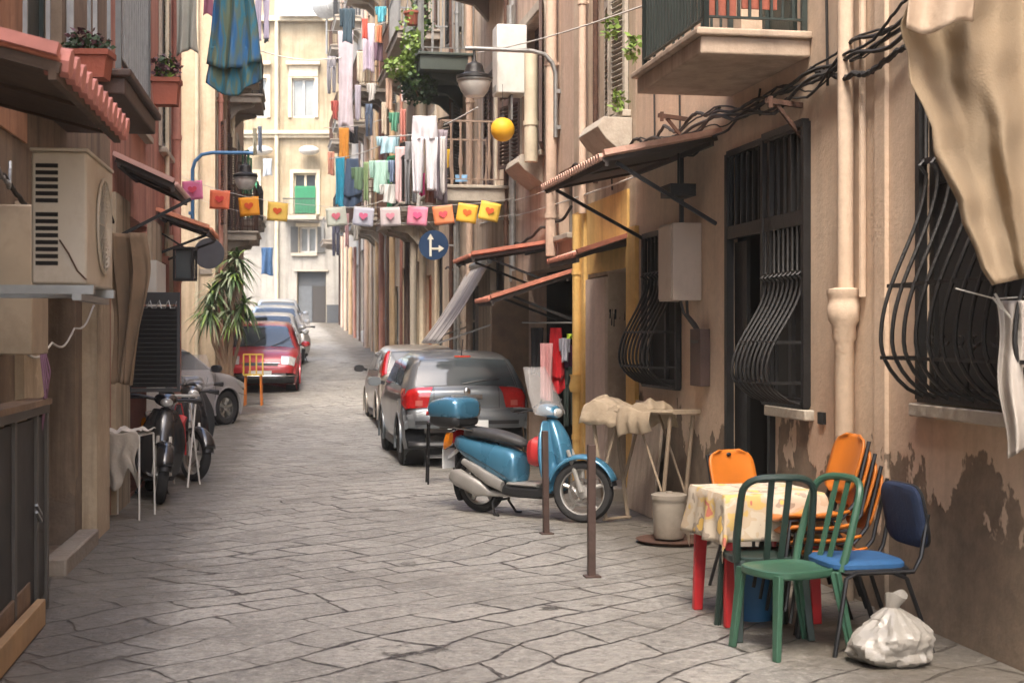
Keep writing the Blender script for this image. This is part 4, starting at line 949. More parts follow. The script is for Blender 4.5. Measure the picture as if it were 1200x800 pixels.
# ------------------------------------------------------------------ scooters
m_blue = mat('scooter_blue_paint', (.055, .185, .29, 1), .28, .25, .08, 3, coat=.7)
m_seat = mat('scooter_seat_vinyl', (.045, .043, .042, 1), .55, 0, .15, 20, .15)
m_silv = mat('silver_painted_trim', (.42, .40, .37, 1), .4, .5, .12, 6)
m_red = mat('red_plastic', (.48, .03, .03, 1), .45, 0, .12, 4)
m_screen = mat('clear_windscreen', (.75, .72, .70, 1), .1, 0, .05, 3, alpha=.17)
def scooter(name, label, m, loc, rz, box=None, steer=0, screen=True, wr=.285, lean=0, s=1, redbag=False, basic=False):
    t = thing(name, label, 'scooter', loc, rz); t.scale = (s, s, s); t.rotation_euler = (lean, 0, rz)
    def wheel(x, ang):
        rot = Matrix.Rotation(ang, 3, 'Z') @ Matrix.Rotation(rad(90), 3, 'X'); k = wr/.29
        W = MB().lathe([(.215*k, -.04), (.235*k, -.052), (.265*k, -.05), (.285*k, -.03), (.29*k, 0), (.285*k, .03), (.265*k, .05), (.235*k, .052), (.215*k, .04)], 36, (x, 0, wr), rot, False).build('wheel', M['rubber'], t)
        b = MB().lathe([(.222*k, -.035), (.205*k, -.03), (.205*k, .03), (.222*k, .035)], 32, (x, 0, wr), rot, False)
        for a in range(5):
            an = 2*pi*a/5+.35; e = Matrix.Rotation(ang, 3, 'Z') @ V((.20*k*cos(an), 0, .20*k*sin(an))); f = Matrix.Rotation(ang, 3, 'Z') @ V((.06*cos(an+.5), 0, .06*sin(an+.5)))
            b.tube([V((x, 0, wr))+f, V((x, 0, wr))+e*.6, V((x, 0, wr))+e], [.028, .02, .022], 6)
        b.lathe([(0, -.05), (.06, -.045), (.06, .045), (0, .05)], 16, (x, 0, wr), rot); b.build('rim', m_silv, W)
        b = MB().lathe([(.10, .052), (.13, .052), (.13, .06), (.10, .06), (.10, .052)], 20, (x, 0, wr), rot, False); b.build('brake_disc', M['chrome'], W)
    xf, xr = .64, -.60
    wheel(xf, steer); wheel(xr, 0)
    def arc(name, m_, cx, r, a0, a1, w, ang=0, th=.012, z0=None):
        R_ = Matrix.Rotation(ang, 3, 'Z'); b = MB()
        def f(u, v):
            a = a0+(a1-a0)*u; q = (v-.5)*2; rr = r-.035*q*q; p = R_ @ V((rr*cos(a), q*w/2, rr*sin(a))); return V((cx, 0, wr))+p
        return b.grid(16, 6, f).build(name, m_, t, solid=th)
    arc('front_mudguard', m, xf, wr+.055, rad(20), rad(165), .16, steer); arc('front_mudguard', M['black'], xf, wr+.035, rad(12), rad(30), .13, steer)
    arc('rear_mudguard', M['black'], xr, wr+.05, rad(60), rad(215), .15)
    # fork
    Rs = Matrix.Rotation(steer, 3, 'Z'); b = MB()
    for sd in (-.075, .075):
        a = V((xf, 0, wr))+Rs @ V((0, sd, 0)); c = V((xf-.16, 0, .66))+Rs @ V((0, sd*.8, 0)); b.tube([a, a.lerp(c, .45), c], [.026, .022, .018], 8)
    b.build('fork', m_silv, t)
    # rear body shell: runs from under the seat back to the tail
    b = MB().loft([((-.93, 0, .70), .05, .05, -.4), ((-.84, 0, .665), .115, .085, -.35), ((-.66, 0, .60), .15, .12, -.3), ((-.45, 0, .535), .17, .16, -.2), ((-.26, 0, .48), .175, .185, -.1), ((-.12, 0, .46), .16, .17, 0), ((-.06, 0, .45), .11, .15, 0)], 20, 2.6); b.build('rear_body', m, t, sub=1)
    b = MB()
    for sd in (-1, 1):
        b.loft([((-.72, sd*.135, .50), .03, .03, -.5), ((-.52, sd*.155, .42), .035, .05, -.5), ((-.34, sd*.165, .34), .04, .06, -.4), ((-.2, sd*.16, .29), .03, .05, -.2)], 12)
    b.build('side_trim', m_silv, t)
    # floorboard and lower hull
    b = MB().loft([((-.30, 0, .27), .15, .06, 0), ((-.1, 0, .24), .17, .055, 0), ((.22, 0, .245), .17, .055, .0), ((.36, 0, .30), .13, .07, .6)], 16, 3.5); b.build('floorboard', M['black'], t)
    b = MB().loft([((-.16, 0, .315), .15, .018, 0), ((.2, 0, .315), .15, .018, 0)], 12, 4); b.build('foot_mat', m_silv, t)
    # leg shield and apron
    def shield(u, v):
        z = .26+v*.66; w = (.17+.06*sin(pi*min(1, v*1.15)))*(1 if v < .8 else 1-(v-.8)*1.6); q = (u-.5)*2
        return (.34-.10*v+.10*(1-q*q)*(.4+.6*sin(pi*v)), q*w, z)
    b = MB().grid(12, 12, shield); b.build('leg_shield', m, t, solid=.02, sub=1)
    b = MB().loft([((.42, 0, .40), .06, .05, 1.2), ((.435, 0, .52), .10, .07, 1.3), ((.41, 0, .66), .12, .08, 1.4), ((.36, 0, .80), .105, .075, 1.5), ((.30, 0, .90), .07, .06, 1.5), ((.27, 0, .95), .05, .05, 1.5)], 16, 2.3); b.build('front_apron', m, t, sub=1)
    b = MB().loft([((.285, 0, .40), .13, .03, 1.4), ((.27, 0, .60), .16, .035, 1.45), ((.22, 0, .80), .13, .035, 1.5)], 14, 3); b.build('inner_shield', m_silv, t)
    for sd in (-1, 1):
        MB().tube([(-.80, sd*.135, .615), (-.6, sd*.158, .555), (-.36, sd*.178, .47), (-.14, sd*.168, .37)], .0035, 5).build('panel_seam', M['black'], t)
        MB().loft([((.50, sd*.092, .545), .008, .018, 0), ((.56, sd*.09, .54), .006, .014, 0)], 8).build('side_reflector', M['amber'], t) if 0 else None
    b = MB()
    for k in range(4): b.bar((.462-.006*k, -.05, .44+.03*k), (.462-.006*k, .05, .44+.03*k), .012)
    b.build('front_grille', M['black'], t)
    # handlebar cowl
    b = MB().loft([((.12, 0, 1.0), .09, .035, 0), ((.18, 0, 1.02), .13, .06, .1), ((.26, 0, 1.02), .12, .075, .1), ((.33, 0, 1.0), .08, .06, .1), ((.36, 0, .99), .04, .035, .1)], 16, 2.3); H = b.build('handlebar_cowl', m, t, sub=1)
    MB().ball((.345, 0, .995), (.03, .065, .045)).build('headlight', M['headlamp'], H)
    MB().loft([((.10, 0, 1.045), .07, .012, -.3), ((.2, 0, 1.085), .08, .02, -.3)], 10).build('instrument_panel', M['black'], H)
    b = MB().tube([(.10, -.36, 1.03), (.14, -.22, 1.03), (.2, 0, 1.0), (.14, .22, 1.03), (.10, .36, 1.03)], .017, 8); b.build('handlebar', M['black'], t)
    b = MB()
    for sd in (-1, 1): b.tube([(.10, sd*.25, 1.03), (.095, sd*.37, 1.03)], .024, 8); b.tube([(.17, sd*.2, 1.02), (.16, sd*.36, 1.0)], .007, 5)
    b.build('grip', M['rubber'], t)
    if not screen and not basic:
        for sd in (-1, 1):
            b = MB().tube([(.17, sd*.2, 1.04), (.2, sd*.26, 1.18)], .007, 6); b.ball((.19, sd*.28, 1.21), (.02, .06, .04)); b.build('mirror', M['black'], t)
    if screen:
        Rw = MB().grid(10, 10, lambda u, v: (.35-.20*v+.0*u-.10*(2*u-1)**2, (u-.5)*(.46-.16*v*v), .98+.44*v))
        Rw.build('windscreen', m_screen, t, solid=.006)
        b = MB()
        for sd in (-1, 1): b.tube([(.2, sd*.14, 1.03), (.27, sd*.15, 1.12)], .006, 5)
        b.build('screen_bracket', M['chrome'], t)
    # seat
    b = MB().loft([((-.80, 0, .76), .05, .03, -.1), ((-.74, 0, .765), .115, .05, -.1), ((-.55, 0, .77), .135, .06, -.05), ((-.36, 0, .755), .13, .055, .12), ((-.18, 0, .72), .105, .055, .2), ((-.07, 0, .70), .07, .045, .3), ((-.03, 0, .69), .03, .025, .3)], 18, 2.6); b.build('seat', m_seat, t, sub=1)
    # tail: lamp cluster, grab rail
    L_ = MB().loft([((-1.0, 0, .70), .03, .05, -.2), ((-.97, 0, .71), .08, .07, -.2), ((-.90, 0, .72), .10, .07, -.2)], 14); Lo = L_.build('tail_lamp', M['tail'], t)
    b = MB()
    for sd in (-1, 1): b.loft([((-1.0, sd*.10, .66), .02, .07, -.2), ((-.96, sd*.115, .68), .04, .09, -.2), ((-.90, sd*.12, .70), .03, .07, -.2)], 10)
    b.build('indicator', M['amber'], Lo)
    b = MB().tube([(-.6, -.13, .80), (-.85, -.12, .82), (-1.03, -.06, .83), (-1.03, .06, .83), (-.85, .12, .82), (-.6, .13, .80)], .012, 8); b.build('grab_rail', M['chrome'], t)
    b = MB().box((-1.04, 0, .50), (.012, .17, .2)); b.bar((-.9, 0, .6), (-1.04, 0, .5), .03); b.build('number_plate', M['plate'] if not basic else M['black'], t)
    # engine, exhaust, centre stand
    b = MB().loft([((-.66, .10, .27), .05, .10, 0), ((-.45, .11, .28), .06, .11, 0), ((-.25, .10, .27), .06, .09, 0)], 14, 3); b.box((-.3, 0, .27), (.3, .2, .14)); b.build('engine_casing', M['black'], t)
    b = MB().loft([((-.86, -.15, .36), .035, .055, -.35), ((-.78, -.15, .34), .055, .085, -.35), ((-.5, -.15, .25), .055, .08, -.35), ((-.38, -.14, .21), .03, .03, -.3), ((-.15, -.08, .2), .018, .018, 0)], 14); b.build('exhaust', m_silv, t)
    b = MB().tube([(-.30, -.09, .24), (-.36, -.12, .12), (-.30, -.16, .015), (-.24, -.17, .012)], .013, 7); b.tube([(-.30, .09, .24), (-.36, .12, .12), (-.30, .16, .015), (-.24, .17, .012)], .013, 7); b.bar((-.35, -.11, .14), (-.35, .11, .14), .02); b.build('centre_stand', M['black'], t)
    b = MB().tube([(xr+.02, -.10, .3), (-.55, -.12, .62)], .022, 8)
    for k in range(9): b.lathe([(.034, 0), (.034, .012)], 10, (xr+.02+.003*k*1.2, -.105, .36+k*.026))
    b.build('shock_absorber', M['chrome'], t)
    if box:
        T_ = MB().loft([((-1.19, 0, .98), .14, .07, 0), ((-1.15, 0, .985), .20, .10, 0), ((-.98, 0, 1.0), .225, .125, 0), ((-.80, 0, 1.0), .215, .12, 0), ((-.74, 0, .99), .16, .09, 0)], 20, 3.2)
        X = MB().loft([((-1.17, 0, .89), .14, .05, 0), ((-1.13, 0, .885), .19, .07, 0), ((-.98, 0, .88), .215, .08, 0), ((-.82, 0, .88), .20, .075, 0), ((-.76, 0, .89), .15, .05, 0)], 20, 3.2).build('top_box', M['black'], t, sub=1)
        T_.build('top_box_lid', m, X, sub=1)
        MB().grid(8, 1, lambda u, v: (-1.21+.03*(2*u-1)**2, (u-.5)*.34, .925+.04*v)).build('reflector', M['tail'], X, solid=.012)
        MB().box((-.92, 0, .815), (.3, .2, .03)).build('rack', M['black'], X)
    return t
sc_loc = V((.16, 13.08, 0)); srz = atan2(-.80, .90)
blue = scooter('scooter', 'sky blue scooter with blue top box and tall clear windscreen standing by the steel posts', m_blue, sc_loc, rad(-40), box=True, steer=rad(22), s=.97)
# red bag wedged on its footboard
b = MB().loft([((.05, 0, .60), .10, .12, 0), ((.12, 0, .61), .13, .14, 0), ((.2, 0, .60), .10, .12, 0)], 14, 3); o = b.build('shopping_bag', m_red, None, loc=sc_loc, rz=rad(-40)); tag(o, 'red bag hanging behind the leg shield of the blue scooter', 'bag')
m_bk = mat('scooter_black_paint', (.016, .016, .018, 1), .25, .1, .1, 3, coat=.6)
scooter('scooter', 'black scooter in shadow behind the cloth draped rack, its dark front wheel towards us', m_bk, (-3.70, 14.7, 0), rad(-72), screen=False, lean=rad(-6), basic=True)
scooter('scooter', 'black scooter standing between the white rack and the dark louvred shutter', m_bk, (-3.96, 16.9, 0), rad(-62), screen=False, steer=rad(15), basic=True, lean=rad(-5))
scooter('scooter', 'black maxi scooter with small screen furthest along the left wall', mat('scooter_dark_grey', (.04, .042, .045, 1), .3, .2, .1, 3, coat=.5), (-4.22, 18.9, 0), rad(-72), screen=True, basic=True, box=True)
scooter('scooter', 'grey scooter parked beside the pale cars far up the street', m_silv, (-6.05, 41, gz(41)), rad(-80), screen=True, basic=True)
# ------------------------------------------------------------------ foreground right: tables, chairs, bags
m_gr = mat('green_moulded_plastic', (.036, .10, .062, 1), .4, 0, .08, 4, dirt=.12, dcol=(.14, .2, .15, 1))
m_dg = mat('dark_green_moulded_plastic', (.018, .035, .028, 1), .45, 0, .1, 4)
m_or = mat('orange_moulded_plastic', (.50, .145, .016, 1), .4, 0, .12, 4, dirt=.25, dcol=(.3, .1, .03, 1))
m_bl = mat('blue_seat_fabric', (.018, .085, .21, 1), .8, 0, .12, 12, .2)
m_nv = mat('navy_seat_fabric', (.018, .032, .075, 1), .85, 0, .15, 12, .2)
m_redp = mat('red_moulded_plastic', (.55, .03, .035, 1), .4, 0, .08, 4)
m_bk2 = mat('black_tube_frame', (.015, .015, .016, 1), .35, .2)
def rsq(n, a, b, p=4):
    return [(a*math.copysign(abs(cos(2*pi*k/n))**(2/p), cos(2*pi*k/n)), b*math.copysign(abs(sin(2*pi*k/n))**(2/p), sin(2*pi*k/n))) for k in range(n)]
def flatbar(b, pts, w, t, wdir=(0, 1, 0)):
    """ribbon of width w (scalar or list) along wdir and thickness t"""
    pts = [V(p) for p in pts]; n = len(pts); wd = V(wdir).normalized(); vs = []; fs = []
    for i, p in enumerate(pts):
        tg = (pts[min(i+1, n-1)]-pts[max(i-1, 0)]).normalized(); nn = tg.cross(wd).normalized(); ww = w[i] if isinstance(w, list) else w
        for a, c in ((-1, -1), (1, -1), (1, 1), (-1, 1)): vs.append(p+wd*(a*ww/2)+nn*(c*t/2))
    for i in range(n-1):
        for k in range(4): fs.append((i*4+k, i*4+(k+1) % 4, (i+1)*4+(k+1) % 4, (i+1)*4+k))
    fs += [(3, 2, 1, 0), tuple((n-1)*4+k for k in range(4))]
    return b.add(vs, fs)
def bistro_chair(label, m, loc, rz, group):
    # faces +x; moulded plastic seat, hooped back with three upright slats
    t = thing('plastic_chair', label, 'chair', loc, rz, group)
    b = MB(); n = 28; o = rsq(n, .215, .205, 3.2); rings = [(.2, .0), (.6, .0), (.9, .004), (.97, .012), (1.0, .008), (1.0, -.02), (.96, -.03)]
    vs = [(x*r, y*r, .435+z) for r, z in rings for x, y in o]; fs = [tuple(range(n))]
    for i in range(len(rings)-1): fs += [(i*n+j, i*n+(j+1) % n, (i+1)*n+(j+1) % n, (i+1)*n+j) for j in range(n)]
    fs.append(tuple(reversed([(len(rings)-1)*n+j for j in range(n)]))); b.add(vs, fs).build('seat', m, t)
    for sx in (1, -1):
        for sy in (-1, 1):
            x0, y0 = (.175, .165*sy) if sx > 0 else (-.18, .175*sy); x1, y1 = (.21, .20*sy) if sx > 0 else (-.27, .20*sy)
            b = MB(); a = V((x0, y0, .43)); c = V((x1, y1, 0)); pts = [a.lerp(c, k/6) for k in range(7)]
            flatbar(b, pts, [.06, .055, .05, .046, .043, .04, .038], .028, (0, 1, 0)); b.bar(a+V((-.02*sx, 0, 0)), c+V((-.012*sx, 0, 0)), .012, .03)
            b.build('leg', m, t, bevel=.004)
    def bk(q, z): return V((-.20-(z-.43)*.30-.03*(1-q*q), q*.20, z))
    b = MB(); path = []
    for k in range(13):
        a = pi*k/12; q = -math.copysign(abs(cos(a))**.6, cos(a)); path.append(bk(q*1.0, .78+.12*sin(a)**.7))
    P = [bk(-.98, .43), bk(-1.03, .55), bk(-1.02, .68)]+path+[bk(1.02, .68), bk(1.03, .55), bk(.98, .43)]
    b.tube(P, [.022, .022, .021]+[.020]*13+[.021, .022, .022], 8); b.build('back_hoop', m, t)
    b = MB()
    for q in (-.24, .24): flatbar(b, [bk(q*.8, .435), bk(q*.9, .6), bk(q, .76), bk(q, .88)], .034, .010)
    b.build('back_slat', m, t); return t
grpc = 'moulded chairs by the table'
bistro_chair('mid green plastic chair with hooped slatted back, nearest to the camera', m_gr, (1.45, 7.50, 0), rad(205), None)
bistro_chair('dark green plastic chair standing just behind the mid green one', m_dg, (1.40, 7.98, 0), rad(96), None)

def shell_chair(label, loc, rz, z0=0, group='stacked orange shell chairs', legs=True, holes=False, cat='chair'):
    t = thing('shell_chair', label, cat, (loc[0], loc[1], z0), rz, group)
    def S(u, v):
        q = (u-.5)*2; x = .20-.40*v
        w = .205*(1-.25*max(0, v-.75)/.25*.3)*sqrt(max(.02, 1-max(0, (.12-v)/.12)**2*.35)); return (x, q*w, .455-.02*sin(pi*v)-.012*(1-q*q)+.02*q**4-(.03 if v < .08 else 0)*(1-v/.08))
    MB().grid(12, 14, S).build('seat', m_or, t, solid=.016)
    def K(u, v):
        q = (u-.5)*2; e = sqrt(max(0, 1-abs(v*2-1)**4)); return (-.205-.10*v-.03*(1-q*q), q*(.19*(.45+.55*e)), .56+.33*v)
    MB().grid(12, 14, K).build('backrest', m_or, t, solid=.014)
    b = MB()
    for sd in (-1, 1):
        b.tube([(.22, sd*.19, 0), (.17, sd*.18, .30), (.15, sd*.17, .425), (0, sd*.175, .43), (-.16, sd*.175, .43), (-.235, sd*.18, .52), (-.26, sd*.175, .62), (-.325, sd*.17, .86)], .0115, 7)
        b.tube([(-.26, sd*.20, 0), (-.16, sd*.18, .30), (-.10, sd*.175, .42)], .0115, 7)
    b.bar((.15, -.17, .415), (.15, .17, .415), .018); b.bar((-.1, -.17, .415), (-.1, .17, .415), .018)
    b.build('frame', m_bk2, t)
    if holes:
        b = MB()
        for q in (-.5, 0, .5): b.ball((-.308, q*.3, .86), (.012, .02, .014), 8, 5)
        b.build('hand_hole', M['black'], t)
    return t
for k, (lab) in enumerate(['orange shell chair at the bottom of the stack', 'orange shell chair, second from the bottom of the stack', 'orange shell chair, third from the bottom of the stack', 'orange shell chair on top of the stack beside the peeling wall']):
    shell_chair(lab, (1.66+.045*(3-k) if 0 else 1.655-.0*k, 8.10), rad(188)+rad(1.5*k), z0=.068*k).location.x += .035*(3-k)
shell_chair('orange shell chair behind the cloth covered table, only the top of its back showing', (1.62, 9.35, 0), rad(-60), group=None, holes=True)

t = thing('office_chair', 'armless visitor chair with bright blue seat and navy backrest against the peeling wall', 'chair', (1.86, 7.62, 0), rad(192))
def pad(b, c, hx, hy, hz, R=None):
    R = R or Matrix.Identity(3); n = 24; o = rsq(n, 1, 1, 4.5); rings = [(.0, 1), (.7, 1), (.93, .85), (1, .35), (1, -.35), (.93, -.85), (.7, -1), (0, -1)]
    vs = [V(c)+R @ V((x*r*hx, y*r*hy, z*hz)) for r, z in rings for x, y in o]
    fs = [(i*n+j, i*n+(j+1) % n, (i+1)*n+(j+1) % n, (i+1)*n+j) for i in range(len(rings)-1) for j in range(n)]
    return b.add(vs, fs)
pad(MB(), (.02, 0, .455), .215, .215, .03).build('seat', m_bl, t); pad(MB(), (.0, 0, .43), .22, .22, .022).build('seat_shell', M['black'], t)
Rb = Matrix.Rotation(rad(-80), 3, 'Y'); pad(MB(), (-.26, 0, .70), .17, .215, .025, Rb).build('backrest', m_nv, t); pad(MB(), (-.278, 0, .70), .175, .22, .018, Rb).build('backrest_shell', M['black'], t)
b = MB()
for sd in (-1, 1):
    b.tube([(.25, sd*.235, 0), (.18, sd*.225, .40), (.12, sd*.22, .425), (-.20, sd*.22, .425), (-.245, sd*.215, .50), (-.29, sd*.205, .72)], .0125, 8)
    b.tube([(-.30, sd*.24, 0), (-.16, sd*.225, .39), (-.08, sd*.222, .425)], .0125, 8)
b.bar((.15, -.22, .415), (.15, .22, .415), .02); b.bar((-.15, -.22, .415), (-.15, .22, .415), .02); b.build('frame', m_bk2, t)

# the small red table under its flowered cloth
ta = atan2(-.98, .2); tz = .75; TC = V((1.44, 8.42, 0)); hx, hy = .285, .29
t = thing('plastic_table', 'small red plastic table under a flowered cloth', 'table', TC, ta)
MB().box((0, 0, tz-.03), (.60, .58, .035)).build('tabletop', m_redp, t, bevel=.008)
for sx in (-1, 1):
    for sy in (-1, 1):
        b = MB(); a = V((sx*.25, sy*.24, tz-.045)); c = V((sx*.275, sy*.265, 0)); flatbar(b, [a, a.lerp(c, .5), c], [.085, .07, .055], .045, (0, 1, 0)); b.build('leg', m_redp, t, bevel=.006)
def cloth(u, v):
    # square cloth larger than the top; the overhang hangs in soft folds
    S_ = .53; x, y = (u-.5)*2*S_, (v-.5)*2*S_; ex_, ey_ = max(0, abs(x)-.31), max(0, abs(y)-.30)
    d = sqrt(ex_**2+ey_**2); an = atan2(y, x); sx, sy = math.copysign(1, x), math.copysign(1, y)
    px_, py_ = min(abs(x), .31)*sx, min(abs(y), .30)*sy
    fold = .022*sin(an*9+1)+.015*sin(an*17)
    out = min(1, d/.03)*.012+d*(.10+fold*4)
    if ex_ > 0 and ey_ > 0: dx, dy = ex_/d, ey_/d
    elif ex_ > 0: dx, dy = 1, 0
    else: dx, dy = 0, 1
    z = tz+.004-max(0, d-.006)*1.22+.002*sin(x*40)*sin(y*33); return (px_+dx*sx*out, py_+dy*sy*out, z)
m_fl = pattern_mat('flowered_tablecloth', [(.50, .16, .11, 1), (.56, .39, .14, 1), (.50, .39, .27, 1), (.54, .46, .35, 1), (.33, .27, .21, 1), (.70, .45, .12, 1)], 7.5, (.32, .40, .47, .60, .66))
o = MB().grid(56, 56, cloth).build('tablecloth', m_fl, None, solid=.003, loc=TC, rz=ta+0); tag(o, 'cream tablecloth printed with yellow and red flowers, draped over the red table', 'tablecloth')
# blue crate/bin under the table
b = MB().lathe([(.11, 0), (.13, .30), (.145, .31), (.145, .33), (.125, .33), (.10, .02), (0, .02)], 20); b.tube([(.13*cos(a), .13*sin(a)*.2, .31-.12*sin(a)) for a in [pi*k/10 for k in range(11)]], .004, 5)
tag(b.build('bucket', mat('blue_bucket_plastic', (.02, .11, .24, 1), .5), None, loc=(1.42, 8.36, 0)), 'blue plastic bucket standing under the table', 'bucket')
# knotted bin bag
def bag(u, v):
    a = u*2*pi; z = v; top = .84
    if z < top: r = .205*(1-(1-min(1, z/.16))**2*.35)*(1-max(0, (z-.28)/(top-.28))**1.7*.80)
    else: r = .030+.022*((z-top)/.16)
    p = V((cos(a), sin(a), z*2.2))
    k = mn.noise(p*1.1)*.045*(1 if z < .7 else .4)-abs(mn.noise(V((cos(a)*2.6, sin(a)*2.6, z*2.4))))*.05+.012*mn.noise(V((cos(a)*9, sin(a)*9, z*14)))
    k *= min(1, max(.12, (top+.05-z)*3)); zz = .33*z if z < top else .277+.07*(z-top)/.16*(1+.25*sin(2*a))
    return ((r+k)*cos(a)*1.12+(.03*(z-top)*4 if z > top else 0), (r+k)*sin(a), zz)
b = MB().grid(64, 40, bag); b.add([(.0, 0, .005)], [])
o = b.build('rubbish_bag', mat('crumpled_white_polythene', (.29, .27, .24, 1), .4, 0, .15, 6, .35, 26, coat=.15, dirt=.3), None, loc=(1.93, 7.22, 0), merge=True, smooth=28); tag(o, 'knotted white plastic rubbish bag on the ground by the wall', 'bag')

# steel posts
t = thing('steel_post', 'square rusty brown steel post nearest to us, ahead of the scooter wheel', 'bollard', (.548, 9.82, 0), rad(10), 'steel posts')
MB().box((0, 0, .455), (.052, .052, .91)).build('post', M['brown'], t, bevel=.004); MB().box((0, -.02, .006), (.11, .1, .012)).build('base_plate', M['brown'], t, bevel=.002)
p2 = copy_thing(t, 'square brown steel post standing in front of the scooter footboard', (.287, 11.96, 0), rad(10), 'steel posts'); p2.rotation_euler = (rad(.8), rad(-1), rad(14)); p2.scale = (.95, .95, .95)
t = thing('metal_stool', 'thin black metal stool frame between the grey car and the scooter', 'stool', (-.80, 16.1, 0), rad(8))
b = MB(); c = [(-.16, -.13), (.16, -.13), (.16, .13), (-.16, .13)]
for x, y in c: b.tube([(x, y, 0), (x*.9, y*.9, .68)], .012, 6)
b.build('leg_frame', m_bk2, t)
b = MB()
for i in range(4): b.tube([(*[q*.9 for q in c[i]], .68), (*[q*.9 for q in c[(i+1) % 4]], .68)], .012, 6); b.tube([(*[q*.95 for q in c[i]], .3), (*[q*.95 for q in c[(i+1) % 4]], .3)], .008, 6)
b.box((0, 0, .69), (.31, .26, .012)); b.build('seat', m_bk2, t)

# folding stand with cloths, leaning board, white tub, tray
A, Bp = V((.80, 12.95, 0)), V((1.50, 12.0, 0)); dd = (Bp-A).normalized(); ar = atan2(dd.y, dd.x); Lb = (Bp-A).length
m_lin = mat('aged_linen', (.42, .33, .23, 1), .85, 0, .15, 5, .3, 30, dirt=.3, dcol=(.22, .15, .09, 1))
m_wst = mat('worn_beige_metal', (.34, .26, .18, 1), .6, .1, .2, 6, dirt=.4)
t = thing('folding_stand', 'beige folding ironing stand on crossed legs against the wall', 'stand', A, ar)
MB().loft([((0, 0, 1.0), .05, .015, 0), ((.12, 0, 1.0), .14, .018, 0), ((Lb*.5, 0, 1.0), .18, .018, 0), ((Lb-.02, 0, 1.02), .18, .018, 0)], 14, 5).build('board', m_lin, t)
b = MB()
for sy in (-.13, .13):
    b.tube([(.05, sy, .98), (.24, sy, .02)], .019, 7); b.tube([(.42, sy, .98), (.18, sy, .35), (.22, sy, .12)], .015, 7); b.tube([(Lb-.1, sy, .98), (Lb-.22, sy, .04)], .018, 7); b.tube([(Lb*.55, sy, .98), (Lb-.06, sy, .04)], .011, 7)
b.tube([(.24, -.16, .03), (.24, .16, .03)], .014, 7); b.tube([(Lb-.22, -.16, .05), (Lb-.22, .16, .05)], .014, 7); b.build('crossed_legs', m_wst, t)
def lump(u, v):
    x = -.06+u*(Lb*.75); q = (v-.5)*2; h = .10*(1-abs(q)**2.5)*(.55+.45*sin(u*7+1))*(1-(2*u-1)**6)+.018*mn.noise(V((u*9, v*6, 3)))*2
    fall = max(0, abs(q)-.72)*.55; return (x, q*.20, 1.022+h-fall)
tag(MB().grid(50, 26, lump).build('folded_cloth', m_lin, None, solid=.006, loc=A, rz=ar), 'heap of beige cloths lying on the folding stand', 'cloth')
def hang(u, v):
    x = Lb*.42+u*.42; z = 1.03-v*.26*(1-.35*u)+.02*sin(u*6); return (x, -.20-.03*sin(v*3)-.015*sin(u*18)*v, z)
tag(MB().grid(24, 16, hang).build('draped_cloth', m_lin, None, solid=.004, loc=A, rz=ar), 'beige cloth hanging over the front edge of the folding stand', 'cloth')
yb = Yof('R', 770); p = WP('R', yb, .02, 0)
b = MB(); b.box((0, .10, .52), (.95, .03, 1.04), m=Matrix.Rotation(rad(6), 3, 'X'))
tag(b.build('leaning_board', plaster('whitewashed_board', (.48, .38, .29, 1), (.58, .48, .37, 1), .45), None, loc=p, rz=RZ('R'), bevel=.004), 'whitewashed board leaning on the wall beneath the folding stand', 'board')
t = thing('plastic_tub', 'dirty white lidded tub on a low tray by the wall', 'tub', (1.27, 11.5, .03))
MB().lathe([(.115, 0), (.125, .02), (.135, .30), (.14, .30), (.14, .32), (.125, .32)], 24).build('tub_body', mat('dirty_white_plastic', (.30, .26, .21, 1), .5, 0, .1, 4, dirt=.5), t)
MB().lathe([(.145, .315), (.147, .35), (.12, .36), (.03, .362), (.028, .375), (0, .376)], 24).build('lid', MATS['dirty_white_plastic'], t)
b = MB().lathe([(0, 0), (.27, 0), (.30, .018), (.305, .018), (.275, -.004), (0, -.004)], 32); tag(b.build('round_tray', M['rust'], None, loc=(1.30, 11.45, .012)), 'round rusty metal tray on the paving under the tub', 'tray')

# ------------------------------------------------------------------ foreground left
# metal gate, plank, rack
t = thing('metal_gate', 'dark steel gate with a paler post, at the left edge', 'gate', WP('L', 7.9, .24, 0), RZ('L'))
b = MB(); b.box2((-.60, -.012, .12), (1.6, .012, 1.18)).build('gate_sheet', mat('dark_gate_paint', (.03, .027, .024, 1), .6, .2, .15, 5, dirt=.3), t)
b = MB()
for x in (-.60, -.28, .35, 1.0): b.box2((x-.03, -.025, .03), (x+.03, .03, 1.20))
b.box2((-.63, -.03, 1.2), (1.6, .035, 1.25)); b.build('gate_post', mat('grey_gate_paint', (.085, .075, .065, 1), .55, .2, .15, 5), t)
b = MB(); b.box2((-.62, -.10, 1.251), (1.6, .05, 1.285)); b.build('ledge', M['slatwood'], t)
b = MB(); b.bar((-.35, .035, .62), (-.12, .05, .70), .014); b.bar((-.35, .035, .58), (-.12, .05, .66), .014); b.build('latch', M['galv'], t)
t = tag(MB().bar(WP('L', 6.2, .34, .09), WP('L', 8.1, .30, .08), .05, .15).build('wooden_plank', M['woodlt'], None, bevel=.006), 'raw wooden plank laid on edge along the foot of the gate', 'plank')
tag(MB().bar(WP('L', 6.2, .28, .10), WP('L', 8.0, .25, .16), .02, .22).build('wooden_plank', M['slatwood'], None, bevel=.004), 'darker narrow board behind the raw plank', 'plank')
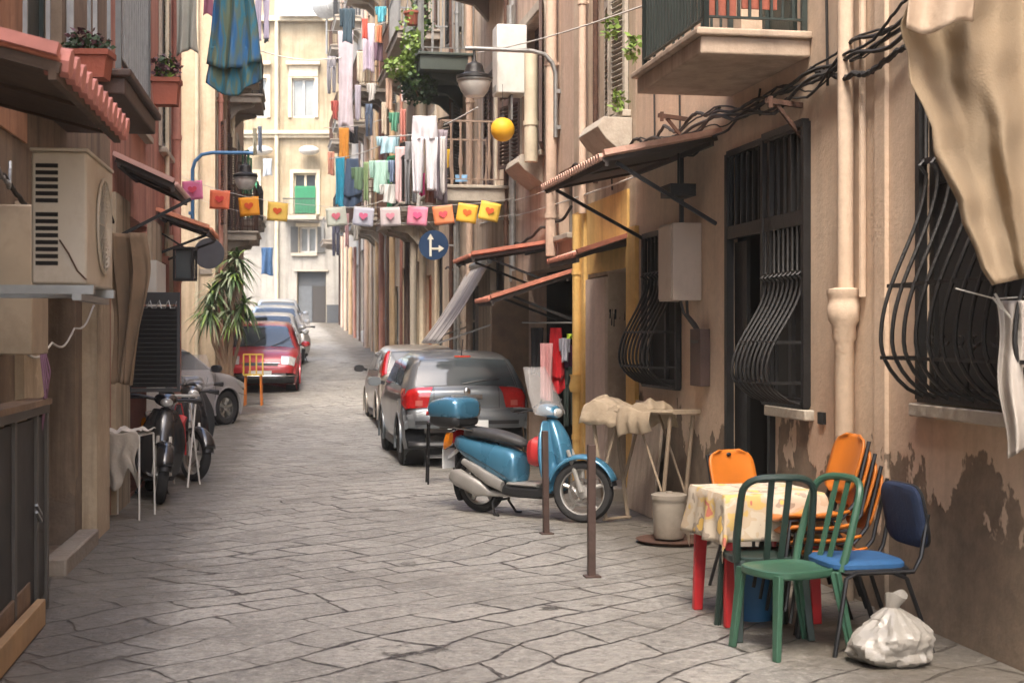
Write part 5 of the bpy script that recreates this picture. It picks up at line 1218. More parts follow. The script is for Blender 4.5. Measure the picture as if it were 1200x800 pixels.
def cloth_rack(loc, rz, w, d, h):
    t = thing('drying_rack', 'small white metal rack with a cloth drying on it, by the tan wall', 'drying rack', loc, rz)
    b = MB()
    for x in (-w/2, w/2):
        for y in (-d/2, d/2): b.tube([(x*1.04, y*1.1, 0), (x, y, h)], .009, 6)
    b.build('leg_frame', M['white'], t); b = MB()
    for y in (-d/2, d/2): b.tube([(-w/2, y, h), (w/2, y, h)], .010, 6)
    for k in range(6): x = -w/2+w*k/5; b.tube([(x, -d/2, h), (x, d/2, h)], .007, 6)
    b.build('top_rails', M['white'], t); return t
cloth_rack((-3.52, 13.05, 0), rad(-4), .34, .4, .76)
def rag(u, v):
    q = u; return (-.20+.36*u+.02*sin(v*9), -.22-.02*sin(u*20)*v-.05*v*(1-v), .79-.42*v*(.75+.5*abs(sin(u*4.2)))+.01*sin(u*9))
tag(MB().grid(30, 24, rag).build('hanging_cloth', mat('greyish_rag', (.40, .35, .29, 1), .9, 0, .15, 6, .3), None, solid=.004, loc=(-3.52, 13.05, 0), rz=rad(-4)), 'crumpled beige cloth hung over the small white rack', 'cloth')
def rag2(u, v):
    q = (v-.5)*2; return (-.19+.38*u, q*.21, .785+.03*abs(sin(u*8+v*3))+.02*mn.noise(V((u*6, v*6, 1)))-.06*max(0, abs(q)-.8))
tag(MB().grid(30, 20, rag2).build('folded_cloth', mat('pale_rag', (.50, .46, .41, 1), .9, 0, .12, 6, .3), None, solid=.006, loc=(-3.52, 13.05, 0), rz=rad(-4)), 'pale crumpled cloth lying along the top of the small white rack', 'cloth')
# second rack: white folding airer with red bag
t = thing('drying_rack', 'taller white folding airer in front of the dark scooters', 'drying rack', (-3.83, 15.85, 0), rad(-8))
b = MB()
for x in (-.0, .30): b.tube([(x, .18, 0), (x-.02, -.1, .98)], .011, 6); b.tube([(x, -.2, 0), (x-.02, .12, .98)], .011, 6)
b.build('leg_frame', M['white'], t); b = MB().box((.13, 0, 1.0), (.36, .30, .02))
for k in range(7): b.tube([(-.04+.055*k, -.16, .94), (-.04+.055*k, .16, .94)], .005, 5)
b.tube([(-.05, -.16, .94), (.30, -.16, .94)], .008, 6); b.tube([(-.05, .16, .94), (.30, .16, .94)], .008, 6); b.build('top_rails', M['white'], t)
b = MB().loft([((0, 0, .06), .09, .02, 1.5), ((0, 0, .2), .085, .05, 1.5), ((0, 0, .4), .07, .055, 1.5), ((.01, 0, .47), .10, .04, 1.5), ((0, 0, .5), .05, .02, 1.5)], 12); b.tube([(0, -.06, .48), (0, -.03, .62), (0, .03, .62), (0, .06, .48)], .006, 5)
tag(b.build('cloth_bag', m_red, None, loc=(-3.66, 15.62, .30), rz=rad(80)), 'bright red bag hanging on the white airer', 'bag')
# orange trestle far up by the red car
t = thing('barrier_stool', 'small orange and yellow wooden stand before the red car', 'stand', gat(297, 29.3), rad(5))
b = MB()
for x in (-.17, .17):
    for y in (-.12, .12): b.bar((x, y, 0), (x*.9, y*.9, .62), .035)
b.build('leg_frame', m_or, t); b = MB().box((0, 0, .63), (.40, .3, .03)); b.build('top_board', mat('yellow_painted_wood', (.50, .33, .05, 1), .6), t)
b = MB()
for k in range(4): b.bar((-.2+.13*k, 0, .63), (-.2+.13*k, 0, 1.05), .03)
b.bar((-.2, 0, 1.05), (.2, 0, 1.05), .03); b.build('back_slats', MATS['yellow_painted_wood'], t)
# ------------------------------------------------------------------ canopies, boxes, lamps and signs on the walls
def wthing(name, label, cat, side, Y, o=0, z=0, group=None): return thing(name, label, cat, WP(side, Y, o, z), RZ(side), group)
def canopy(label, side, Ya, Yb, o1, zw, zo, m_top, m_under, edge=None, corr=.075, brackets=(), name='canopy', group=None, thick=.02, tiles=False):
    """lean-to canopy; local x along the wall, y outwards, z up; origin on the wall at its nearer end"""
    s = WK[side][2]; n = WK[side][3]; t = wthing(name, label, 'canopy', side, Ya, 0, zw, group); L = (Yb-Ya)*n
    amp = .018 if not tiles else .03; N = int(L/corr*6)
    def f(u, v): return (s*L*u, .02+(o1-.02)*v, (zo-zw)*v+amp*abs(sin(pi*u*L/corr))+.004*sin(u*13))
    MB().grid(N, 6, f).build('roof_sheet', m_top, t, solid=thick)
    b = MB(); h = V((0, 0, -.04))
    for u in (0.01, .5, .99): b.bar(V(f(u, 0))+h, V(f(u, 1))+h, .03, .04)
    b.bar(V(f(0, .97))+h*1.6, V(f(1, .97))+h*1.6, .03, .04); b.bar(V(f(0, .05))+h*1.6, V(f(1, .05))+h*1.6, .03, .04)
    b.build('frame', m_under, t, smooth=0)
    if m_under is not M['iron']: MB().grid(2, 2, lambda u, v: V(f(u, v))*1+V((0, 0, -.028-amp*.5))).build('underside_board', m_under, t, smooth=0, solid=.012)
    if edge:
        b = MB(); k = 0
        while k*corr < L:   # rounded tile ends along the front
            b.tube([(s*(k+.5)*corr, o1-.06, zo-zw+amp*.9-.008), (s*(k+.5)*corr, o1+.03, zo-zw+amp*.9-.02)], corr*.36, 8); k += 1
        b.build('tile_ends', edge, t)
        e = MB().bar((s*-.015, .0, .03), (s*-.015, o1, zo-zw+.03), .06, .045); e.build('verge_tiles', edge, t)
    for yy, zz, oo in brackets:
        MB().bar((s*yy, .0, zz), (s*yy, oo, (zo-zw)*oo/o1-.06), .03).build('strut', M['iron'], t, smooth=0)
    return t
M['clay_lt'] = mat('faded_clay_tiles', (.58, .34, .26, 1), .85, 0, .15, 9, .3, 25, dirt=.35, dcol=(.6, .5, .42, 1))
M['clay'] = mat('clay_tiles', (.46, .17, .11, 1), .85, 0, .2, 9, .3, 25, dirt=.4, dcol=(.30, .13, .09, 1))
M['dkund'] = mat('dark_boards', (.06, .048, .042, 1), .8, 0, .3, 5)
M['dkwood'] = mat('dark_stained_boards', (.08, .052, .036, 1), .8, 0, .3, 4, .4, 14)
ca = canopy('large lean-to canopy of pale tiles on black struts over the bellied window', 'R', 11.6, 13.95, .98, 3.30, 3.10, M['clay_lt'], M['dkund'], edge=M['clay_lt'], corr=.09, brackets=((.1, -.72, .85), (2.2, -.72, .9)))
MB().bar((.75*1, .10, -.1), (.75, .10, -1.0), .035).build('hanging_rod', M['iron'], ca, smooth=0)
MB().box((.45, .22, -.42), (.3, .22, .1)).bar((.45, .22, -.1), (.45, .22, -.4), .012).build('lamp_box', M['iron'], ca, smooth=0)
canopy('small pinkish tiled canopy beside the yellow pipe over the clothes shop, lowest of the four', 'R', 16.98, 18.0, 1.0, 2.42, 2.10, M['clay'], M['dkund'], edge=M['clay'], brackets=((.15, -.55, .7), (.9, -.55, .7)))
canopy('tiled canopy furthest down the right side, above the lowest clay one', 'R', 18.15, 19.6, 1.05, 2.85, 2.68, M['clay'], M['dkund'], edge=M['clay'], brackets=((.15, -.5, .8), (1.3, -.5, .8)))
canopy('small clay canopy over the mustard yellow shop door', 'R', 14.38, 15.7, .56, 2.66, 2.48, M['clay_lt'], M['dkund'], edge=M['clay'])
canopy('pink edged tiled canopy with a dark boarded underside above the air conditioner', 'L', 5.14, 6.95, .90, 2.90, 2.68, M['clay'], M['dkwood'], edge=mat('pink_tile_edge', (.50, .20, .165, 1), .7, 0, .15, 9), corr=.155, brackets=())
canopy('dark flat canopy below the salmon red wall', 'L', 13.4, 14.9, .56, 3.35, 3.10, M['dkund'], M['dkund'], edge=mat('faded_pink_edge', (.5, .3, .26, 1), .8), brackets=((.2, -.75, .7),))
canopy('orange tiled canopy sloping out below the pink flag', 'L', 17.2, 18.5, .63, 3.17, 2.96, mat('orange_tiles', (.60, .24, .14, 1), .8, 0, .2, 9, .3), M['dkund'], edge=MATS['orange_tiles'], brackets=((.2, -.5, .6), (1.5, -.5, .6)))
# striped cloth drop awning
m_str = pattern_mat('striped_awning_cloth', [(.12, .11, .11, 1), (.50, .47, .44, 1), (.56, .52, .48, 1), (.2, .18, .17, 1)], 1.0, (.44, .5, .56), waves=(14, .3, .3))
t = wthing('striped_awning', 'grey and white striped cloth awning pulled down steeply over the pavement behind the cars', 'awning', 'R', 22.7, 0, 2.85)
MB().grid(40, 14, lambda u, v: (2.3*u, .05+.82*v, -1.28*v-.06*sin(pi*v)+.02*sin(u*60)*v)).build('canvas', m_str, t, solid=.006)
b = MB()
for x in (.02, 2.28): b.bar((x, .03, -1.0), (x, .87, -1.29), .025)
b.bar((0, .87, -1.29), (2.3, .87, -1.29), .03); b.tube([(0, .06, .02), (2.3, .06, .02)], .05, 10); b.build('frame', M['galv'], t)

# air conditioner and its bracket
t = thing('air_conditioner', 'cream outdoor air conditioner with slotted side hung at the near left', 'air conditioner', V((-1.93, 6.46, 1.89)), RZ('L'))
# local: x towards camera, y outwards, z up ; body extends away (x negative) and back to the wall (y negative)
W_, D_, H_ = .86, .245, .60
c = MB().box2((-W_, -D_, 0), (0, 0, H_)).build('casing', M['ac'], t, bevel=.012)
b = MB()
for k in range(15):
    if k == 8: continue
    z = .085+k*.0315; b.box2((-.004, -D_+.02, z), (.0035, -D_+.118, z+.019))
b.build('side_slots', M['dark'], t, smooth=0)
b = MB().lathe([(.225, 0), (.235, .006), (.235, .012), (.22, .014)], 32, (-W_*.58, .002, H_*.5), Matrix.Rotation(rad(-90), 3, 'X'), False)
for k in range(9): b.lathe([(.03+.024*k, .008), (.034+.024*k, .014)], 28, (-W_*.58, .002, H_*.5), Matrix.Rotation(rad(-90), 3, 'X'), False)
for k in range(8): a = pi*k/8; b.bar((-W_*.58+.225*cos(a), .012, H_*.5+.225*sin(a)), (-W_*.58-.225*cos(a), .012, H_*.5-.225*sin(a)), .006)
b.build('fan_guard', M['ac'], t)
MB().lathe([(.215, .0), (0, .0)], 32, (-W_*.58, .004, H_*.5), Matrix.Rotation(rad(-90), 3, 'X'), False).build('fan_opening', M['black'], t)
MB().box2((-W_-.004, -D_-.006, H_+.001), (.006, .006, H_+.016)).build('lid', M['ac'], t, bevel=.004)
MB().tube([(.008, -.12, .20), (.012, -.08, .14), (.014, -.04, .06), (.02, .0, .02)], .004, 6).build('drip_pipe', M['rust'], t)
b = MB(); 
for x in (-.70, -.02): b.box2((x-.03, -.95, -.045), (x+.03, .03, -.004)); b.box2((x-.025, -.95, -.25), (x-.02, -.90, -.05))
b.box2((-.80, -.9, -.075), (.06, -.86, -.046)); b.box2((-.80, -.05, -.075), (.10, -.01, -.046)); b.build('bracket', M['galv'], t, smooth=0)
tag(MB().bar(WP('L', 6.9, .18, 1.86), WP('L', 8.6, .55, 1.86), .05, .06).build('shelf_rail', M['slatwood'], None), 'worn wooden rail under the air conditioner', 'rail') if 0 else None
# second shelf with board beyond the air conditioner
# louvred leaf standing out from the wall, with wire hooks
t = wthing('louvred_shutter', 'dark grey louvred shutter leaf standing out from the wall with wire hooks on top', 'shutter', 'L', 14.25, 0, 0)
b = MB(); b.box2((-.02, .03, 1.10), (.02, .06, 2.10)); b.box2((-.02, .51, 1.10), (.02, .54, 2.10)); b.box2((-.02, .06, 1.10), (.02, .51, 1.14)); b.box2((-.02, .06, 1.98), (.02, .51, 2.10)); k = 1.17
while k < 1.96: b.box((0, .285, k), (.008, .45, .05), m=Matrix.Rotation(rad(35), 3, 'Y')); k += .045
b.build('louvres', mat('charcoal_paint', (.028, .028, .03, 1), .6, 0, .15, 5), t, smooth=0)
b = MB()
for k in range(4): b.tube([(.03, .16+.09*k, 2.02), (.04, .18+.09*k, 1.94), (.04, .22+.09*k, 1.94), (.03, .24+.09*k, 2.01)], .005, 5)
b.build('wire_hooks', M['galv'], t)
# meter boxes
t = wthing('meter_cabinet', 'pale painted metal cabinet on the wall under the large canopy', 'cabinet', 'R', 12.07, 0, 1.96)
MB().box2((0, .002, 0), (.42, .26, .66)).build('cabinet_body', mat('pale_cabinet_paint', (.46, .38, .31, 1), .5, 0, .07, 3, dirt=.3), t, bevel=.008)
MB().box2((.02, .2605, .02), (.40, .27, .64)).build('cabinet_door', MATS['pale_cabinet_paint'], t, bevel=.004)
MB().tube([(.05, .12, 0), (.06, .11, -.12), (.0, .06, -.2), (-.05, .04, -.26), (-.08, .03, -.35)], .014, 6).tube([(.10, .16, 0), (.08, .14, -.10), (-.02, .08, -.22), (-.06, .05, -.28)], .012, 6).build('cable', M['cable'], t)
t = wthing('letter_box', 'dark brown letter box on the wall between the grille and the tall door', 'letter box', 'R', 11.85, 0, 1.24)
MB().box2((0, .002, 0), (.28, .09, .48)).build('box_body', M['brownshut'], t, bevel=.005); MB().box2((.04, .0905, .36), (.24, .094, .385)).build('slot', M['black'], t)
t = wthing('meter_cabinet', 'aged beige meter box with loose wires at the left edge', 'cabinet', 'L', 8.5, .07, 1.55)
MB().box2((0, .0, 0), (.5, .2, .85)).build('cabinet_body', mat('aged_beige_box', (.38, .30, .21, 1), .6, 0, .1, 4, dirt=.4), t, bevel=.01)
b = MB()
for k in range(4): b.tube([(.1+.05*k, .2, 0), (.12+.05*k, .23, -.1-.05*k), (.05+.03*k, .2, -.25), (.1, .18, -.45)], .006, 5)
b.build('cable', mat('mauve_wire', (.2, .10, .16, 1), .6), t)
# water heater
t = wthing('water_heater', 'white wall hung water heater behind the lamp bracket', 'water heater', 'R', 19.6, .05, 5.0)
MB().box2((0, .0, 0), (.40, .42, .95)).build('casing', M['white'], t, bevel=.02)
b = MB()
for k in range(4): b.tube([(.08+.07*k, .2, 0), (.08+.07*k, .2, -.35)], .016, 6)
b.tube([(.2, .2, .95), (.2, .2, 1.25)], .05, 10); b.build('pipes', M['galv'], t); MB().box2((.06, .421, .04), (.34, .426, .12)).build('panel', M['galv'], t)

# street lamps
def lamp(label, side, Y, z, reach, r, pole=None, arm=None, pm=None):
    t = wthing('street_lamp', label, 'street lamp', side, Y, 0, z); pm = pm or M['galv']
    b = MB().tube([(0, .06, -.85), (0, .06, -.05), (0, .10, .08), (0, .2, .18), (0, .36, .215), (0, reach, .22), (0, reach+.12, .215)], .028, 10)
    b.box2((-.03, 0, -.75), (.03, .06, -.70)); b.box2((-.03, 0, -.3), (.03, .06, -.25)); b.build('bracket_arm', pm, t)
    H = MB().lathe([(r*1.0, -.47), (r*1.06, -.45), (r*1.04, -.42), (r*.62, -.385), (r*.52, -.33), (r*.50, -.30), (r*.42, -.27), (r*.18, -.25), (.02, -.22), (.014, -.08)], 24, (0, reach, .3)).build('hood', M['iron'], t)
    MB().lathe([(0, -.475-r*.95), (r*.55, -.472-r*.93), (r*.78, -.475-r*.6), (r*.92, -.47-r*.25), (r*.95, -.475)], 24, (0, reach, .3)).build('glass_bowl', mat('frosted_lamp_glass', (.52, .50, .46, 1), .3, 0, .1, 9, coat=.3), t)
    MB().lathe([(r*.99, -.49), (r*1.02, -.48), (r*1.02, -.455), (r*.99, -.45)], 24, (0, reach, .3)).build('rim', M['galv'], H); return t
lamp('dark hooded street lamp on a curved arm at the right, before the white heater', 'R', 17.7, 4.98, 1.08, .215)
lamp('street lamp with a shallow frosted bowl on the blue bracket on the left', 'L', 21.9, 4.28, .86, .18, pm=mat('blue_painted_pipe', (.07, .20, .38, 1), .5, .1, .15, 5)).location.y -= .0
# lantern ball
p = at(589, 152, 19.5); t = thing('paper_lantern', 'round yellow paper lantern hanging beside the balustered balcony', 'lantern', p)
MB().ball((0, 0, 0), .165, 24, 16).build('globe', mat('yellow_paper', (.72, .38, .015, 1), .6, 0, .08, 5), t); MB().tube([(0, 0, .16), (0, 0, .62)], .004, 5).lathe([(.04, .15), (.03, .19)], 10).build('cord', M['cable'], t)
# traffic sign with two white arrows
p = at(508, 287, 25.2); t = thing('traffic_sign', 'round blue sign with two white arrows, one up and one right', 'sign', (p.x+.38, 25.25, gz(25.2)), 0)
z = p.z-gz(25.2); b = MB().tube([(0, .06, 0), (0, .06, z+.35)], .03, 10); b.bar((0, .06, z), (-.40, .05, z), .03); b.build('pole', M['galv'], t)
Rx = Matrix.Rotation(rad(90), 3, 'X'); D = MB().lathe([(0, 0), (.265, 0), (.265, .012), (0, .012)], 40, (-.38, .01, z), Rx).build('sign_disc', mat('sign_blue', (.005, .032, .09, 1), .5, 0, .05, 3), t)
b = MB(); y = -.012
def arrow(b, pts): b.prism(pts, .006, None, (-.38, y, z))
arrow(b, [(-.075, -.20), (-.035, -.20), (-.035, .10), (.005, .10), (-.055, .20), (-.115, .10), (-.075, .10)]); 
b.prism([(-.034, -.08), (-.034, -.045), (.09, -.045), (.09, .0), (.19, -.06), (.09, -.125), (.09, -.08)], .006, None, (-.38, y-.001, z)); b.build('arrows', mat('sign_white', (.62, .6, .5, 1), .4), D, smooth=0)
p = at(245, 297, 22.0); t = thing('round_sign', 'grey back of a round sign fixed over the left pavement', 'sign', p); MB().lathe([(0, 0), (.235, 0), (.24, .01), (.235, .015), (0, .015)], 36, (0, 0, 0), Rx).build('sign_disc', mat('dull_grey_sign_back', (.085, .09, .10, 1), .5, .2), t)
MB().bar((-.55, .03, 0), (.1, .03, 0), .03).bar((-.03, .01, -.2), (-.03, .01, .2), .02).build('bracket', M['galv'], t)
# hanging cage-like lamp box
t = thing('wall_lantern', 'dark box shaped wall lamp hung under the orange tiled canopy', 'wall lamp', at(217, 310, 17.4)); b = MB().box2((-.12, -.12, -.2), (.12, .12, -.17)).box2((-.13, -.13, .18), (.13, .13, .21))
for x in (-.11, .11):
    for yy in (-.11, .11): b.box((x, yy, 0), (.025, .025, .36))
b.bar((0, 0, .2), (-.35, .0, .42), .02); b.build('frame', M['iron'], t, smooth=0); MB().box((0, 0, 0), (.19, .19, .34)).build('pane', M['glass'], t, smooth=0)

# planters with plants
def leaves(b, c, n, R, s, sq=1.0, droop=0):
    for _ in range(n):
        d = V((random.gauss(0, 1), random.gauss(0, 1), random.gauss(0, 1))).normalized(); p = V(c)+V((d.x*R[0], d.y*R[1], d.z*R[2]))*random.uniform(.3, 1)**.5
        u = V((random.gauss(0, 1), random.gauss(0, 1), random.gauss(0, .6)-droop)).normalized(); w = u.cross(V((random.gauss(0, 1), random.gauss(0, 1), random.gauss(0, 1)))).normalized(); l = s*random.uniform(.6, 1.3); q = w*l*.32*sq
        b.add([p, p+u*l*.5+q, p+u*l, p+u*l*.5-q], [(0, 1, 2, 3)])
    return b
def planter(label, loc, rz, L, W, H, mats, bush=(.1, .1), n=160, s=.05, stems=0):
    t = thing('planter_box', label, 'planter', loc, rz)
    b = MB(); k = .85; vs = [(x*L/2*q, y*W/2*q, z) for q, z in ((k, 0), (1, H)) for x, y in ((-1, -1), (1, -1), (1, 1), (-1, 1))]
    b.add(vs, [(3, 2, 1, 0), (0, 1, 5, 4), (1, 2, 6, 5), (2, 3, 7, 6), (3, 0, 4, 7)])
    for x0, x1, y0, y1 in ((-L/2-.012, L/2+.012, -W/2-.012, -W/2+.008), (-L/2-.012, L/2+.012, W/2-.008, W/2+.012), (-L/2-.012, -L/2+.008, -W/2+.008, W/2-.008), (L/2-.008, L/2+.012, -W/2+.008, W/2-.008)): b.box2((x0, y0, H-.03), (x1, y1, H+.004))
    b.build('box_body', M['terracotta'], t); MB().box((0, 0, H-.03), (L*.95, W*.95, .02)).build('soil', M['earth'], t)
    for m, q, zz, f in mats:
        tag(leaves(MB(), (0, 0, H+zz), int(n*f), (L*.5*q, W*.5*q+.04, bush[1]), s).build('foliage', m, t, smooth=0), None, None, kind=None)
    return t
planter('terracotta planter with dark plants hooked on the near balcony rail at the left', at(102, 93, 8.78), rad(2), .285, .19, .165, [(M['leafd'], 1, .04, 1), (M['leafr'], .8, .07, .4)], (.1, .07))
planter('terracotta planter of purple and green flowers at the far corner of the left balcony', at(195, 124, 10.95), rad(6), .20, .18, .20, [(M['leafr'], 1.1, .08, 1.2), (M['leafy'], .7, .06, .5), (M['leafd'], .9, .1, .6)], (.1, .11), s=.045)
t = thing('flower_pot', 'small terracotta pot hanging from the ivy covered balcony', 'flower pot', at(483, 30, 25.2)); MB().lathe([(.09, 0), (.14, .2), (.155, .2), (.155, .24), (.13, .24), (.12, .2), (0, .2)], 16).build('pot', M['terracotta'], t); MB().tube([(-.13, 0, .22), (0, 0, .75), (.13, 0, .22)], .006, 5).build('hanger', M['cable'], t)
# ivy on the balcony
t = wthing('ivy_plant', 'bright green ivy spilling from the high balcony on the right', 'plant', 'R', 24.9, .9, 5.95)
for m, c_, R_, n in ((M['leafy'], (0, .15, .75), (.14, .2, .3), 260), (M['leafy'], (.1, .35, .4), (.2, .28, .2), 330), (M['leaf'], (.2, .1, .25), (.3, .32, .22), 280), (M['leafd'], (.3, .0, .05), (.3, .35, .25), 350), (M['leaf'], (.9, -.1, 1.5), (.5, .2, .5), 260), (M['leafy'], (.5, .1, 1.2), (.25, .25, .4), 120)):
    leaves(MB(), c_, n, R_, .085, 1.3).build('foliage', m, t, smooth=0)
MB().tube([(.4, -.1, 1.2), (.2, .1, .8), (.1, .3, .4), (.25, .1, .1), (.3, 0, -.1)], .012, 6).build('stem', M['slatwood'], t)
# weeds on the stone ledge and railing
for px, py, lab, Y in ((724, 128, 'small bright weed growing from the stone ledge below the shutters', 14.4), (716, 40, 'thin yellow green sprig beside the louvred shutter', 14.5), (742, 66, 'little green plant at the foot of the dark balcony rail', 12.0)):
    o = leaves(MB(), (0, 0, .07), 60, (.07, .07, .12), .07).build('small_plant', M['leafy'], None, smooth=0, loc=at(px, py, Y)); tag(o, lab, 'plant')
# dracaena by the left wall
t = thing('dracaena_tree', 'tall potted dracaena with bare forked stems and spiky heads by the red car', 'tree', gat(267, 27.4))
MB().lathe([(.2, 0), (.27, .42), (.30, .42), (.30, .48), (.26, .48), (.25, .42), (0, .42)], 20).build('pot', M['stone_lt'], t)
heads = [(-.28, .0, 2.35), (.12, -.1, 2.7), (.30, .1, 2.15), (-.12, .1, 2.6), (.1, .05, 2.0), (-.34, -.1, 2.0), (.2, -.15, 3.0)]
b = MB()
for k, h in enumerate(heads):
    b.tube([(.1*sin(k*2), .05*cos(k), .4), (h[0]*.2+.05*sin(k), h[1]*.3, 1.0), (h[0]*.8, h[1]*.8, h[2]-.6), (h[0], h[1], h[2])], [.05, .038, .03, .022], 7)
b.build('trunk', M['slatwood'], t)
for k, h in enumerate(heads):
    for m, nn in ((M['leaf'], 24), (M['leafy'], 12), (mat('leaf_grey_green', (.26, .31, .19, 1), .55, 0, .3, 9), 26)):
        b = MB()
        for q in range(nn):
            a = random.uniform(0, 2*pi); e = random.uniform(-.9, 1.2); L = random.uniform(.38, .6); d = V((cos(a)*cos(e), sin(a)*cos(e), sin(e))); sd = d.cross(V((0, 0, 1))).normalized()*.026; p0 = V(h); pts = []
            for j in range(6): r = j/5; pts.append(p0+d*L*r+V((0, 0, -.34*r*r*L*1.6)))
            w = [.7, 1, 1, .8, .5, .05]; vs = []; 
            for j in range(6): vs += [pts[j]-sd*w[j], pts[j]+sd*w[j]]
            b.add(vs, [(2*j, 2*j+1, 2*j+3, 2*j+2) for j in range(5)])
        b.build('crown', m, t, smooth=0)
# satellite dish
t = thing('satellite_dish', 'grey satellite dish on a mast high on the end house', 'satellite dish', at(383, 40, 63.8)); MB().lathe([(0, .12), (.35, .07), (.62, -.05), (.66, -.06)], 24, (0, -.2, 1.3), Rx).build('dish', M['galv'], t, solid=.02); MB().tube([(0, 0, -.9), (0, 0, 1.3)], .05, 8).bar((0, -.2, 1.3), (.2, -.9, .9), .04).build('mast', M['galv'], t)
# ------------------------------------------------------------------ flags, washing, curtains, cables
YB = 20.4
t = thing('bunting', 'string of square flags with printed hearts, pink to yellow, stretched across the street', 'bunting', at(400, 232, YB))
def bl(px, py, dy=0): return at(px, py, YB+dy)-t.location
fl = [(225, 212, (.66, .18, .34), 4), (258, 223, (.72, .17, .08), -3), (291, 231, (.74, .30, .02), 5), (326, 237, (.74, .50, .10), -4), (393, 243, (.52, .56, .48), 6), (427, 243, (.50, .52, .60), -6), (457, 243, (.58, .52, .52), 3), (490, 242, (.70, .24, .34), -5), (518, 241, (.74, .24, .10), 8), (549, 239, (.74, .42, .04), -9), (576, 237, (.74, .48, .06), -12)]
st = [(204, 203)]+[(f[0], f[1]) for f in fl]+[(602, 232)]
b = MB().tube([bl(*p) for p in st], .004, 5).tube([bl(p[0], p[1]+19, .02) for p in st], .003, 5); b.build('string', M['rope'], t)
hc_ = [(.55, .05, .10), (.62, .05, .04), (.60, .08, .02), (.62, .10, .02), (.62, .16, .22), (.62, .14, .26), (.62, .25, .32), (.72, .10, .24), (.66, .08, .10), (.64, .13, .02), (.64, .10, .02)]
for k, (px, py, c, tl) in enumerate(fl):
    o = bl(px, py); tt = rad(tl); w, h = .145, .27
    def fg(u, v): 
        x = (u-.5)*2*w; z = -h*v; return (x*cos(tt)-z*sin(tt), .025*sin(u*4+k)*v, x*sin(tt)+z*cos(tt))
    f = MB().grid(6, 6, fg).build('flag', mat('flag_cloth_%s' % 'abcdefghijk'[k], (*c, 1), .7, 0, .05, 5), t, solid=.003, loc=o)
    pts = []
    for q in range(20):
        a = 2*pi*q/20; x = 16*sin(a)**3; z = 13*cos(a)-5*cos(2*a)-2*cos(3*a)-cos(4*a); pts.append((x/16*.065, z/16*.06-.125))
    hm = MB().prism(pts, .004, Matrix.Rotation(-tt, 3, 'Y'), (0, -.022+.0, 0)); hm.build('heart', mat('heart_print_%s' % 'abcdefghijk'[k], (*hc_[k], 1), .7, 0, .05, 5), f, smooth=0)

def garment(kind, name, px0, px1, py0, py1, Y, m, label, yaw=0, cat='laundry', grp=None, folds=3, amp=.05, seed=0):
    o = at((px0+px1)/2, py0, Y); W = (px1-px0)/F*Y; H = (py1-py0)/F*Y; b = MB(); sd = seed or (px0*7+py0)
    def pan(x0, x1, z0, z1, wf=lambda v: 1, dy=0, nx=20, ny=20, ph=0, hem=0):
        def f(u, v):
            c_ = (x0+x1)/2; hw_ = (x1-x0)/2*wf(v); x = c_+(u-.5)*2*hw_
            k = mn.noise(V((u*3+sd, v*1.2, ph)))
            return (x+.02*k*H*v, dy+amp*sin(u*folds*2*pi+ph+v*1.5)*(.25+.75*v)+amp*k, z0+(z1-z0)*v+hem*.04*H*sin(u*5+sd)*v)
        b.grid(nx, ny, f)
    if kind == 'sheet': pan(-W/2, W/2, 0, -H, lambda v: 1-.08*sin(pi*v), hem=1)
    elif kind == 'dress': pan(-W/2, W/2, 0, -H*.8, lambda v: .62+.38*v, hem=1); pan(-W/2, W/2, -H*.62, -H, lambda v: .93+.08*v, dy=.04, ph=2, hem=2)
    elif kind == 'shirt':
        pan(-W*.33, W*.33, 0, -H, lambda v: .9+.1*v, hem=1)
        pan(-W*.52, -W*.27, -.02*H, -H*.55, lambda v: 1-.3*v, dy=-.03, nx=8); pan(W*.27, W*.52, -.02*H, -H*.6, lambda v: 1-.3*v, dy=-.03, nx=8, ph=1)
    elif kind == 'trousers':
        pan(-W/2, W/2, 0, -H*.3, lambda v: .9+.1*v); pan(-W/2, -W*.03, -H*.28, -H, lambda v: 1-.25*v, nx=10); pan(W*.03, W/2, -H*.28, -H*.97, lambda v: 1-.25*v, nx=10, ph=1)
    ob = b.build(name, m, None, solid=.004, loc=o, rz=yaw); tag(ob, label, cat, grp); return ob
def cl(name, c, **k): return mat('cloth_'+name, (*c, 1), .88, 0, .10, 5, .25, 30, **k)
m_bp = pattern_mat('blue_green_print', [(.02, .06, .14, 1), (.03, .14, .33, 1), (.11, .16, .13, 1), (.03, .18, .27, 1), (.14, .18, .12, 1)], 5.5, (.38, .5, .56, .64), waves=(1.8, 1, .35))
garment('dress', 'printed_spread', 240, 306, -25, 102, 14.0, m_bp, 'large blue and green printed spread hung high over the left pavement', yaw=rad(-4), folds=3, amp=.05)
garment('sheet', 'grey_towel', 206, 231, -30, 62, 16.0, cl('grey_green', (.36, .36, .31)), 'greyish cloth hanging by the flower box at the upper left', folds=2, amp=.03)
garment('sheet', 'mauve_cloth', 238, 250, -20, 18, 17.0, cl('mauve', (.30, .12, .18)), 'small mauve cloth at the top left beside the printed spread', folds=1, amp=.02)
garment('trousers', 'trousers', 299, 316, -20, 48, 30, cl('violet_grey', (.30, .27, .36)), 'violet grey trousers hanging just right of the printed spread', folds=1, amp=.02)
garment('shirt', 'dark_shirt', 308, 316, 28, 50, 30.3, cl('slate', (.08, .10, .12)), 'small slate coloured shirt below the violet grey trousers', folds=1, amp=.02)
G = 'washing hung across the street'
